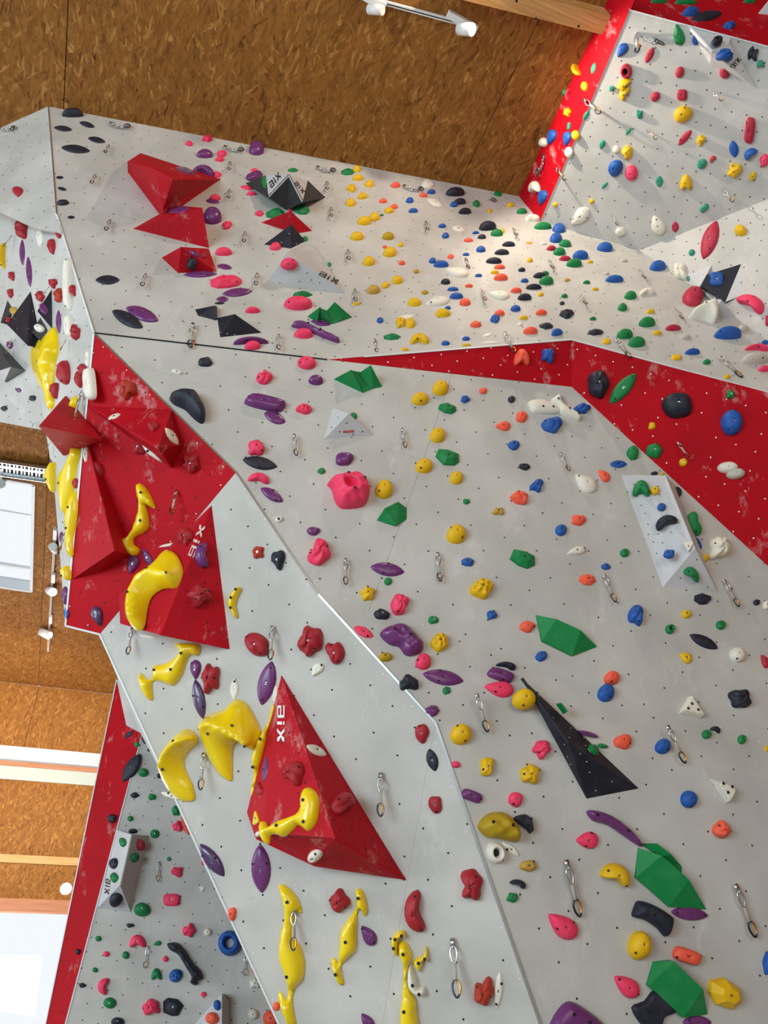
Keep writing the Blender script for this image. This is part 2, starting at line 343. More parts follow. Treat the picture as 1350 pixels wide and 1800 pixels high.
# ------------------------------------------------------------------ the hall: ceiling, floor, far wall, windows, beam, lamps
xs = [-13.4, -9.4, -5.4, -1.42, 2.6]
ceil = empty('ceiling', (0, 5, ZC)); ceil['kind'] = 'structure'
def cz(px, py): return hit(px, py, CE)
SKY = (-4.6, -1.62, 10.9, 14.4)
def cboard(x0, x1, y0, y1): slab('osb_board', np.array([(x0 + .004, y0 + .004, ZC), (x1 - .004, y0 + .004, ZC), (x1 - .004, y1 - .004, ZC), (x0 + .004, y1 - .004, ZC)], float), np.array([0, 0, -1.0]), .03, M['osb'], ceil)
for i, (x0, x1) in enumerate(zip(xs[:-1], xs[1:])):
    for y0, y1 in ((-9, -2), (-2, 9.6), (9.6, SKY[2]), (SKY[2], SKY[3]), (SKY[3], 19.0)):
        a, b = x0, x1
        if y0 == SKY[2] and x0 < SKY[1] and x1 > SKY[0]:
            if x0 < SKY[0]: cboard(a, SKY[0], y0, y1)
            if x1 > SKY[1]: cboard(SKY[1], b, y0, y1)
        elif y0 > 9 and x0 > 2: continue
        else: cboard(a, b, y0, y1)
for x0, x1, y0, y1 in ((-13.4, 2.6, -9, SKY[2] - .1), (-13.4, SKY[0] - .1, SKY[2] - .1, 19), (SKY[1] + .1, 2.6, SKY[2] - .1, 19), (SKY[0] - .1, SKY[1] + .1, SKY[3] + .1, 19)): slab('light_stop_sheet', np.array([(x0, y0, ZC + .05), (x1, y0, ZC + .05), (x1, y1, ZC + .05), (x0, y1, ZC + .05)], float), np.array([0, 0, -1.0]), .02, M['black'], ceil)  # black sheets added above the boards to block light leaking through the gaps
ec = cz(1042, 58); eb_ = cB; ed = unit(ec - eb_)
slab('osb_board', np.array([(2.604, -9, ZC), (ec + ed * 1.0)[:3], ec, eb_, (2.604, eb_[1] + .9, ZC)], float), np.array([0, 0, -1.0]), .03, M['osb'], ceil)
roof = slab('ceiling', np.array([(-14, -9.5, 11.6), (9, -9.5, 11.6), (9, 20, 11.6), (2.6, 20, 11.6), (2.6, -9.5, 11.6)], float)[[1, 2, 3, 4]], np.array([0, 0, -1.0]), .05, M['osb']); roof['kind'] = 'structure'  # unseen higher ceiling piece, added to stop light leaking onto the corner
fl = slab('floor', np.array([(-14, -9.5, 0), (9, -9.5, 0), (9, 20, 0), (-14, 20, 0)], float), np.array([0, 0, 1.0]), .05, flat('grey_floor_mat', (180, 177, 172), .8)); fl['kind'] = 'structure'
wr = slab('wall_right', np.array([(9, -9.5, 0), (9, 20, 0), (9, 20, 11.6), (9, -9.5, 11.6)], float), np.array([-1.0, 0, 0]), .05, M['osb_wall']); wr['kind'] = 'structure'
rw = slab('wall_rear', np.array([(-14, -9.5, 0), (9, -9.5, 0), (9, -9.5, 11.6), (-14, -9.5, 11.6)], float), np.array([0, 1.0, 0]), .05, M['osb_wall']); rw['kind'] = 'structure'  # unseen rear wall, added to cut the ambient light from behind
YF = 19.0; FW = (np.array([0, -1.0, 0]), -YF)
def fz(px, py): return hit(px, py, FW)
fw = empty('wall_back', (0, YF, 5)); fw['kind'] = 'structure'
zr = lambda y: float(fz(90, y)[2])
def fband(name, y0, y1, mat, d=.0, x0=-13.4, x1=6.0, t=.05, parent=None, top=None):
    za = ZC if y0 is None else zr(y0); zb = zr(y1)
    P = np.array([(x0, YF - d, za), (x1, YF - d, za), (x1, YF - d, zb), (x0, YF - d, zb)]); return slab(name, P, np.array([0, -1.0, 0]), t, mat, parent or fw)
for i in range(5): fband('osb_board', None, 1322, M['osb_wall'], x0=-13.4 + 4 * i + .004, x1=-13.4 + 4 * i + 3.996)
slab('light_stop_sheet', np.array([(-13.4, YF + .06, ZC), (6, YF + .06, ZC), (6, YF + .06, zr(1590)), (-13.4, YF + .06, zr(1590))]), np.array([0, -1.0, 0]), .02, M['black'], fw)  # black sheet added so no light shows between the far boards
fband('duct_cover', 1322, 1345, flat('grey_duct', (176, 186, 194)), .18, t=.18)
fband('timber_rail', 1345, 1353, M['frame_wood'], .06)
fband('pale_rail', 1353, 1376, flat('pale_green_rail', (170, 178, 172)), .03)
fband('timber_rail', 1583, 1606, M['frame_wood'], .10, t=.16)
fband('wall_board', 1990, 2200, M['osb_wall'])
for i, (x0, x1) in enumerate(((-13.4, -2.06), (-2.05, 1.9), (1.91, 6.0))):
    fband('osb_board', 1376, 1506, M['osb_wall'], x0=x0, x1=x1); fband('osb_board', 1520, 1583, M['osb_wall'], x0=x0, x1=x1)
fband('batten', 1506, 1520, M['timber'], .03)
win = empty('window_2', (-2, YF, zr(1700))); win['kind'] = 'structure'
for x in (-9.0, -4.8, .9): slab('window_post', np.array([(x, YF - .1, zr(1606)), (x + .16, YF - .1, zr(1606)), (x + .16, YF - .1, zr(1990)), (x, YF - .1, zr(1990))]), np.array([0, -1.0, 0]), .12, M['frame_wood'], win)
for x0, x1 in ((-8.84, -4.8), (-4.64, .9)): slab('pane', np.array([(x0, YF, zr(1606)), (x1, YF, zr(1606)), (x1, YF, zr(1990)), (x0, YF, zr(1990))]), np.array([0, -1.0, 0]), .012, M['glass'], win)
def fill_wall(x0, x1): slab('osb_board', np.array([(x0, YF, zr(1583)), (x1, YF, zr(1583)), (x1, YF, zr(2200)), (x0, YF, zr(2200))]), np.array([0, -1.0, 0]), .05, M['osb_wall'], fw)
fill_wall(-13.4, -9.0); fill_wall(1.06, 6.0)
sk = empty('window_1', (SKY[0], SKY[2], ZC)); sk['kind'] = 'structure'
x0, x1, y0, y1 = SKY
for a, b in (((x0, y0), (x1, y0)), ((x1, y0), (x1, y1)), ((x1, y1), (x0, y1)), ((x0, y1), (x0, y0))):
    bar('window_lining', (a[0], a[1], ZC + .10), (b[0], b[1], ZC + .10), .05, .24, np.array([0, 0, 1.0]), M['sill'], sk)
bar('window_rail', (x0, 13.75, ZC + .12), (x1, 13.75, ZC + .12), .06, .06, np.array([0, 0, 1.0]), M['sill'], sk)
bar('window_rail', (x0, 12.0, ZC + .14), (x1, 12.0, ZC + .14), .03, .03, np.array([0, 0, 1.0]), M['sill'], sk)
slab('pane', np.array([(x0, y0, ZC + .18), (x1, y0, ZC + .18), (x1, y1, ZC + .18), (x0, y1, ZC + .18)]), np.array([0, 0, -1.0]), .01, M['glass'], sk)
# timber beam under the ceiling at the top
zb = ZC - .16; BP = (np.array([0, 0, -1.0]), -zb)
pf0, pf1 = hit(800, -42, BP), hit(1099, 34, BP); pr1 = hit(1087, 68, BP); pr0 = pf0 + (pr1 - pf1)
bdir = unit(pf1 - pf0); side = pr1 - pf1
P8 = [pf0, pf1, pr1, pr0]; P8 = P8 + [p + np.array([0, 0, .16]) for p in P8]
bm = mesh('timber_beam', P8, [(0, 1, 2, 3), (4, 7, 6, 5), (0, 4, 5, 1), (1, 5, 6, 2), (2, 6, 7, 3), (3, 7, 4, 0)], M['timber'], None, loc=pf0)
tag(bm, 'pale spruce beam with dark screw holes fixed under the chipboard ceiling', 'beam')
for q in ((942, 33), (1017, 46), (1076, 53), (908, 2)):
    V, Fc = [], []; disc(V, Fc, hit(*q, BP, .001), np.array([0, 0, -1.0]), .012, 8); mesh('screw_hole', V, Fc, M['black'], bm, loc=V[0])
def cyl(name, p, q, r, mat, parent=None, seg=14, r2=None):
    p, q = np.asarray(p, float), np.asarray(q, float); t = unit(q - p); h = np.array([0, 0, 1.0]) if abs(t[2]) < .9 else np.array([1.0, 0, 0]); u = unit(np.cross(t, h)); v = np.cross(t, u); V = []
    for c, rr in ((p, r), (q, r if r2 is None else r2)): V += [c + rr * (math.cos(2 * math.pi * j / seg) * u + math.sin(2 * math.pi * j / seg) * v) for j in range(seg)]
    Fc = [(j, (j + 1) % seg, seg + (j + 1) % seg, seg + j) for j in range(seg)] + [tuple(range(seg))[::-1], tuple(range(seg, 2 * seg))]
    o = mesh(name, V, Fc, mat, parent, loc=p); 
    for pl_ in o.data.polygons: pl_.use_smooth = len(pl_.vertices) == 4
    return o
def track_lamp(label, px, face_px, group, depth=.16, on=True, power=0, target=None, ang=70, r=.042, ln=.15, box=None, aim=None):
    c = cz(*px) + np.array([0, 0, -depth]); t = empty('track_spotlight', c.tolist()); tag(t, label, 'spotlight', group)
    a = hit(face_px[0], face_px[1], (np.array([0, 0, -1.0]), -(c[2] - .05))); d = unit(a - c)
    if target is not None: d = unit(target - c)
    if aim is not None: d = unit(np.array(aim))
    cyl('lamp_head', c - d * ln * .6, c + d * ln * .4, r, M['white_paint'], t); cyl('lamp_lens', c + d * (ln * .4 - .004), c + d * (ln * .4 + .003), r * .86, M['lamp'] if on else M['sill'], t)
    bar('lamp_stem', c, c + np.array([0, 0, depth - .05]), .02, .02, np.array([1.0, 0, 0]), M['white_paint'], t)
    bx = cz(*(box or px)); V, f = boxpts(bx + np.array([0, 0, -.045]), np.array([.025, 0, 0]), np.array([0, .13, 0]), np.array([0, 0, .03]))
    if box is not None:
        ax = unit(cz(850, 55) - cz(800, 28)) if px[1] < 400 else np.array([0, 1.0, 0]); V, f = boxpts(bx + np.array([0, 0, -.045]), np.cross(ax, [0, 0, 1.0]) * .03, ax * .15, np.array([0, 0, .03]))
    mesh('adapter_box', V, f, M['white_paint'], t, loc=bx)
    if on and power:
        tg = target if target is not None else c + d * 4
        spot('spot_light', (c + unit(tg - c) * (ln * .4 + .02)).tolist(), tg.tolist(), power, WARM, ang, .04)
    return t
def rail(label, p, q, off=.02):
    a, b = cz(*p) + np.array([0, 0, -off]), cz(*q) + np.array([0, 0, -off]); t = empty('lamp_track', a.tolist()); tag(t, label, 'track')
    bar('track_profile', a, b, .034, .03, np.array([0, 0, 1.0]), M['white_paint'], t); bar('track_slot', a + np.array([0, 0, -.0165]), b + np.array([0, 0, -.0165]), .008, .003, np.array([0, 0, 1.0]), M['black'], t)
tBl = hit(330, 420, Bl); tBm = hit(640, 480, Bl); tD = hit(1210, 230, D_); tBr = hit(1000, 500, Br)
rail('white lamp track on the chipboard ceiling beside the timber beam', (620, -12), (806, 38))
track_lamp('lit white spotlight at the timber beam under the chipboard ceiling', (818, 38), (842, 46), 'ceiling spotlights', on=True, power=235, target=hit(1345, 560, PL['D2']), ang=110, box=(812, 34), r=.055, aim=(.55, -.45, -.7))
track_lamp('white spotlight cut by the top edge with its side showing', (662, 4), (676, 18), 'ceiling spotlights', on=False, box=(650, -6))
spot('upper_wall_lamp', (2.2, 1.2, ZC - .25), tBl.tolist(), 190, WARM, 100, .06)
rail('long white lamp track running down the chipboard ceiling by the prow', (98, 925), (85, 1143))
track_lamp('unlit round spotlight at the upper end of the far lamp track', (97, 955), (90, 958), 'far track spotlights', on=False, depth=.1, r=.075, ln=.2, box=(98, 935))
track_lamp('lit spotlight in the middle of the far lamp track', (93, 1030), (98, 1036), 'far track spotlights', on=True, depth=.12, r=.085, ln=.22, box=(95, 1012), power=60, target=np.array([-1.5, 19, 4.0]), ang=120, aim=(.35, -.75, -.55))
track_lamp('lit spotlight tilted at the lower end of the far lamp track', (84, 1104), (95, 1116), 'far track spotlights', on=True, depth=.14, r=.085, ln=.24, box=(90, 1085), power=60, target=np.array([-2.5, 19, 4.5]), ang=120, aim=(.75, -.45, -.5))
rail('white lamp track crossing above the bright roof window', (-40, 822), (100, 842))
track_lamp('round white spotlight above the corner of the bright roof window', (4, 842), (2, 850), 'roof window spotlights', on=False, depth=.1, r=.07, ln=.2, box=(2, 828))
ct = empty('cable_tray', cz(-40, 808).tolist()); tag(ct, 'perforated galvanised cable tray on the chipboard ceiling', 'cable tray')
a, b = cz(-60, 806) + np.array([0, 0, -.06]), cz(110, 830) + np.array([0, 0, -.06]); bar('tray_base', a, b, .34, .01, np.array([0, 0, 1.0]), M['alu'], ct)
V, Fc = [], []
for i in range(26):
    for s in (-.08, .08):
        c = a + (b - a) * (i + .5) / 26 + np.array([0, s, -.007]); V2, f2 = boxpts(c, np.array([.012 if i % 2 else .02, 0, 0]), np.array([0, .05, 0]), np.array([0, 0, .001])); Fc += [tuple(x + len(V) for x in q) for q in f2]; V += V2
tag(mesh('tray_slot_pattern', V, Fc, M['black'], ct, loc=V[0]), kind='stuff')
for s in (-.17, .17): bar('tray_flange', a + np.array([0, s, -.03]), b + np.array([0, s, -.03]), .01, .06, np.array([0, 0, 1.0]), M['alu'], ct)
# lamp near the far red strip; a separate added spot brightens the far boards
c = hit(124, 1562, L2, 4.0) if False else EYE + ray(116, 1562) * 12.5; t = empty('wall_spotlight', c.tolist()); tag(t, 'glaring round lamp in front of the far wall by the red strip', 'spotlight')
cyl('lamp_head', c + np.array([0, .12, .02]), c, .09, M['white_paint'], t); cyl('lamp_lens', c + np.array([0, -.005, 0]), c, .085, M['lamp'], t); bar('lamp_stem', c + np.array([0, .1, 0]), np.array([c[0], c[1] + .22, c[2] + .1]), .03, .03, np.array([0, 0, 1.0]), M['white_paint'], t)
spot('far_board_fill', (c[0] - 1.5, c[1] - 2.0, c[2] + 3.0), (c[0] - 2.0, YF, c[2] + .5), 2600, (1, .93, .8), 110, .2)  # added spot without a fixture, makes the far boards brighter

# ------------------------------------------------------------------ volumes: verts (px, py, height above the facet), faces, material
VOLF = []     # (face polygon in px, plane, volume name) used to find what a hold is bolted to
ITEMS = []    # everything that gets a label: dict(x, y, noun, col, size, obj, wall)
def volume(name, label, facet, verts, faces, mat, mats=None, tint=None, group='climbing volumes', cat='volume', noun='volume', landmark=True):
    pl = PL[facet]; n = pl[0]; P = np.array([hit(v[0], v[1], pl, v[2]) for v in verts]); ctr = hits([(np.mean([v[0] for v in verts]), np.mean([v[1] for v in verts]))], pl)[0]
    base = [i for i, v in enumerate(verts)]
    V, Fc, fm = [], [], []
    t = empty(name, ctr.tolist()); tag(t, label, cat, group)
    for fi, f in enumerate(faces):
        q = P[list(f)]; fp = plane3(q[0], q[1], q[2]); VOLF.append(([(verts[i][0], verts[i][1]) for i in f], fp, (name, noun, facet)))
        q = orient(q, fp[0]); mm = (mats or {}).get(fi, mat)
        foot = []
        o = slab('panel', q, fp[0], .012, mm, t); o.data.materials.clear(); o.data.materials.append(mm)
    ITEMS.append(dict(x=np.mean([v[0] for v in verts]), y=np.mean([v[1] for v in verts]), mark=label, obj=None, col='', noun=name, wall=facet, sz=1))
    cnt = {}
    for f in faces:
        for i in range(len(f)): cnt.setdefault(frozenset((f[i], f[(i + 1) % len(f)])), []).append((f[i], f[(i + 1) % len(f)]))
    V, Fc = [], []          # closing side from raised rim corners down to the board
    for e in cnt.values():
        if len(e) == 1:
            i, j = e[0]
            if verts[i][2] <= 0 and verts[j][2] <= 0: continue
            b = len(V); V += [P[i], P[j], P[j] - n * verts[j][2], P[i] - n * verts[i][2]]; Fc.append((b, b + 1, b + 2, b + 3))
    if V: mesh('side_board', V, Fc, mat, t, loc=V[0])
    if noun == 'volume':    # threaded holes drilled in the faces
        hr = np.random.default_rng(len(VOLF))
        for col_, keep in ((M['black'] if mat is not M['navy_vol'] else M['screw'], .6),):
            V, Fc = [], []
            for f in faces:
                q = [(verts[i][0], verts[i][1]) for i in f]; fp = plane3(P[f[0]], P[f[1]], P[f[2]]); x0, y0 = np.min(q, 0); x1, y1 = np.max(q, 0); m_ = np.mean(q, 0); q2 = [(m_[0] + (a - m_[0]) * .86, m_[1] + (b - m_[1]) * .86) for a, b in q]
                for gx in np.arange(x0, x1, 19):
                    for gy in np.arange(y0, y1, 17):
                        a, b = gx + hr.uniform(-4, 4) + .3 * (gy - y0), gy + hr.uniform(-3, 3)
                        if hr.random() < keep and inpoly(a, b, q2): disc(V, Fc, hit(a, b, fp, .0015), fp[0], .0055 if col_ is M['black'] else .004)
            if V: tag(mesh('threaded_hole_pattern', V, Fc, col_, t, loc=V[0]), kind='stuff')
    return t, P
V_ = volume
V_('red_volume', 'large bright red angular volume high on the wall under the ceiling edge', 'Bl', [(224,284,.10),(247,269,.10),(272,298,.42),(304,315,.42),(388,315,0),(287,367,.10)], [(0,1,2,5),(1,4,3,2),(2,3,5),(3,4,5)], M['red_vol'])
V_('red_volume', 'wide dark red wedge volume pointing sideways below the bright red volume', 'Bl', [(234,402,0),(308,361,0),(355,365,.28),(367,436,0)], [(0,1,2),(0,2,3)], M['red_vol'])
V_('red_volume', 'small red wedge volume carrying a black rock hold', 'Bl', [(284,453,0),(318,434,.2),(367,437,.08),(381,478,0),(313,480,0)], [(0,1,4),(1,3,4),(1,2,3)], M['red_vol'])
star, SP = V_('charcoal_volume', 'charcoal star volume with two pale lettered panels under the ceiling edge', 'Bl', [(432,322,0),(467,308,.12),(508,307,.34),(541,317,.12),(572,347,0),(505,370,0),(472,345,.14),(532,354,.16)], [(0,1,6),(0,6,5),(6,2,5),(2,7,5),(7,4,5),(3,4,7),(1,2,6),(2,3,7)], M['dark_vol'], {6: M['slab'], 7: M['slab']})
V_('red_volume', 'flat dark red wedge volume between green holds below the charcoal star', 'Bl', [(459,391,0),(511,371,.16),(549,406,0),(520,411,0)], [(0,1,3),(1,2,3)], M['red_vol'])
V_('navy_volume', 'navy triangle volume below the flat dark red wedge', 'Bl', [(464,430,0),(512,394,.16),(537,424,0),(511,437,0)], [(0,1,3),(1,2,3)], M['navy_vol'])
wv, WP = V_('white_volume', 'big white pointed volume with black lettering and a pink hold', 'Bl', [(473,492,0),(505,443,.24),(535,427,0),(558,434,0),(609,517,0)], [(0,1,4),(1,2,3,4)], M['slab'])
V_('navy_volume', 'flat navy block volume beside the navy pyramid on the upper wall', 'Bl', [(343,544,0),(378,537,.06),(382,539,.02),(382,559,.02),(378,563,0),(348,555,0)], [(0,1,4,5),(1,2,3,4)], M['navy_vol'])
V_('navy_volume', 'navy pyramid volume just above the dark fold line', 'Bl', [(382,559,0),(413,552,.12),(460,585,0),(387,593,0)], [(0,1,3),(1,2,3)], M['navy_vol'])
V_('green_saddle', 'green saddle shaped wedge above the long fold on the upper wall', 'Bl', [(541,557,0),(562,541,.14),(575,546,.07),(589,531,.14),(619,558,0),(600,561,.02),(584,570,0)], [(0,1,6),(1,2,6),(2,5,6),(2,3,5),(3,4,5)], M['green_vol'], noun='green saddle')
V_('green_saddle', 'green saddle shaped wedge just below the red step tip', 'A', [(587,667,0),(617,651,.14),(634,654,.08),(652,642,.14),(672,680,0),(655,682,.01),(638,691,0)], [(0,1,6),(1,2,5,6),(2,3,5),(3,4,5)], M['green_vol'], noun='green saddle')
pv, PP = V_('grey_pyramid', 'pale grey pyramid volume with tiny red print on the main wall', 'A', [(585,717,0),(570,772,0),(657,766,0),(613,727,.13)], [(0,1,3),(1,2,3)], M['slab'])
V_('grey_prism', 'long pale grey prism volume studded with green and blue holds', 'A', [(1092,835,0),(1170,836,.12),(1222,964,.2),(1165,1032,0),(1262,1042,0),(1186,852,0)], [(0,1,2,3),(3,2,4),(1,5,4,2)], M['slab'])
V_('navy_volume', 'tall navy triangle volume pointing up on the main wall', 'A3', [(917,1192,0),(1000,1306,.12),(1123,1386,0),(1031,1404,0)], [(0,1,3),(1,2,3),(0,2,1)], M['navy_vol'])
V_('navy_volume', 'navy diamond volume with white side on the corner side wall', 'D2', [(1303,464,0),(1242,483,.10),(1232,503,.10),(1275,531,.03),(1301,520,0)], [(0,1,2,3),(0,3,4)], M['navy_vol'], {1: M['slab']})
V_('white_volume', 'white plate volume behind the navy diamond volume', 'D2', [(1208,483,0),(1251,466,0),(1242,483,.08),(1229,505,.06),(1211,500,0)], [(0,1,2,3,4)], M['slab'])
V_('white_volume', 'white wedge volume at the foot of the navy diamond volume', 'Br', [(1268,527,.16),(1294,559,0),(1254,556,0),(1237,530,.05)], [(0,1,2,3)], M['slab'])
spike_vol, WD = V_('white_volume', 'white spike volume in the corner overhang with navy and blue holds', 'D', [(1210,47,0),(1284,67,0),(1251,91,.26),(1331,156,0),(1248,114,0),(1281,76,.12)], [(0,1,5,2),(2,5,3),(0,2,4),(2,3,4)], M['slab'])
V_('white_volume', 'corner of a white volume on the top red panel', 'F', [(1333,24,0),(1352,0,.1),(1365,28,0)], [(0,1,2)], M['slab'])
# prow
V_('red_volume', 'long dark red roof volume on the red prow face with white holds', 'H', [(154,714,0),(303,719,0),(323,782,0),(302,823,0),(277,787,.34)], [(0,1,4),(1,2,4),(2,3,4),(0,4,3)], M['red_vol'])
V_('red_volume', 'tall dark red volume along the edge of the red prow face', 'H', [(150,764,0),(126,1019,0),(172,1008,0),(201,968,.25)], [(0,1,3),(1,2,3)], M['red_vol'])
hv, HP = V_('red_volume', 'large dark red volume across the red face and grey prow with a yellow macro', 'C', [(372,888,0),(209,1047,.10),(211,1096,.12),(282,1116,.30),(404,1141,0)], [(0,1,2,3),(0,3,4)], M['red_vol'])
cv, CP = V_('red_volume', 'huge red pointed volume with white lettering on the grey prow', 'C', [(495,1187,0),(434,1428,0),(450,1475,.10),(714,1547,0),(589,1473,.40),(462,1464,.30),(553,1523,.10)], [(0,1,5),(1,2,5),(0,5,4),(2,6,4,5),(6,3,4),(0,4,3)], M['red_vol'])
V_('red_volume', 'dark red pyramid volume jutting from the prow side', 'I', [(117,696,0),(71,749,.42),(114,801,0),(120,752,0)], [(0,1,3),(1,2,3)], M['red_vol'])
V_('navy_volume', 'large navy triangle volume on the prow side', 'I', [(54,512,0),(12,570,.12),(48,607,.1),(66,570,0)], [(0,1,2,3)], M['navy_vol'])
V_('navy_volume', 'smaller navy triangle volume carrying a purple hold on the prow side', 'I', [(91,509,0),(66,546,.1),(92,577,0)], [(0,1,2)], M['navy_vol'])
V_('charcoal_volume', 'charcoal triangle volume behind the mustard hold on the prow side', 'I', [(13,528,0),(1,567,.06),(25,546,0)], [(0,1,2)], M['dark_vol'])
V_('charcoal_volume', 'charcoal volume with pale lower face at the prow side edge', 'I', [(-12,590,0),(19,645,.12),(8,671,.02),(-12,655,.1)], [(0,1,3),(1,2,3)], M['dark_vol'], {1: M['slab']})
V_('charcoal_volume', 'small dark volume under a white hold beside the yellow macro', 'I', [(71,558,0),(56,584,.06),(70,598,.04),(84,580,0)], [(0,1,2,3)], M['dark_vol'])
# far low wall
fv, FP = V_('white_volume', 'tall white prism volume with green and navy holds on the far low wall', 'L2', [(206,1459,0),(231,1467,.30),(262,1469,0),(211,1556,.30),(171,1596,0),(230,1604,0)], [(0,1,3,4),(1,2,5,3),(4,3,5)], M['slab'])
V_('white_volume', 'white volume with a blue and an orange hold at the bottom of the far wall', 'L2', [(390,1747,.2),(340,1803,0),(390,1850,.2),(404,1850,0),(403,1760,0)], [(0,1,2),(0,2,3,4)], M['slab'])
# green gems
def gem(label, facet, v, faces=((0,1,5),(1,2,4,5),(2,3,4)), name='green_gem'): return V_(name, label, facet, v, list(faces), M['green_vol'], noun='green gem')
gem('very large green faceted hold spread like a bat on the main wall', 'A', [(941,1081,0),(978,1088,.09),(1021,1108,.09),(1050,1137,0),(1006,1152,.02),(953,1126,.02)])
gem('green faceted hold on the main wall below the pink jug with a crater', 'A', [(662,915,0),(676,894,.07),(700,882,.06),(715,893,0),(715,913,0),(696,923,.02)])
gem('large green faceted hold above the navy arch on the lower main wall', 'A3', [(1121,1490,0),(1163,1504,.08),(1211,1546,.08),(1242,1599,0),(1177,1594,.02),(1118,1542,.02)])
gem('green faceted hold behind the large green one on the lower main wall', 'A3', [(1128,1484,.01),(1156,1484,.05),(1180,1502,.05),(1199,1524,0),(1198,1538,0),(1163,1506,.03)], ((0,1,5),(1,2,5),(2,3,4,5)))
gem('large green faceted hold near the bottom with a navy hold behind it', 'A3', [(1147,1690,0),(1185,1690,.06),(1236,1739,.07),(1244,1783,0),(1201,1789,.03),(1140,1732,.03)])
gem('upper small green kite on the navy triangle edge', 'A3', [(977,1238,.0),(985,1237,.05),(996,1252,.05),(990,1256,.0)], ((0,1,2,3),))
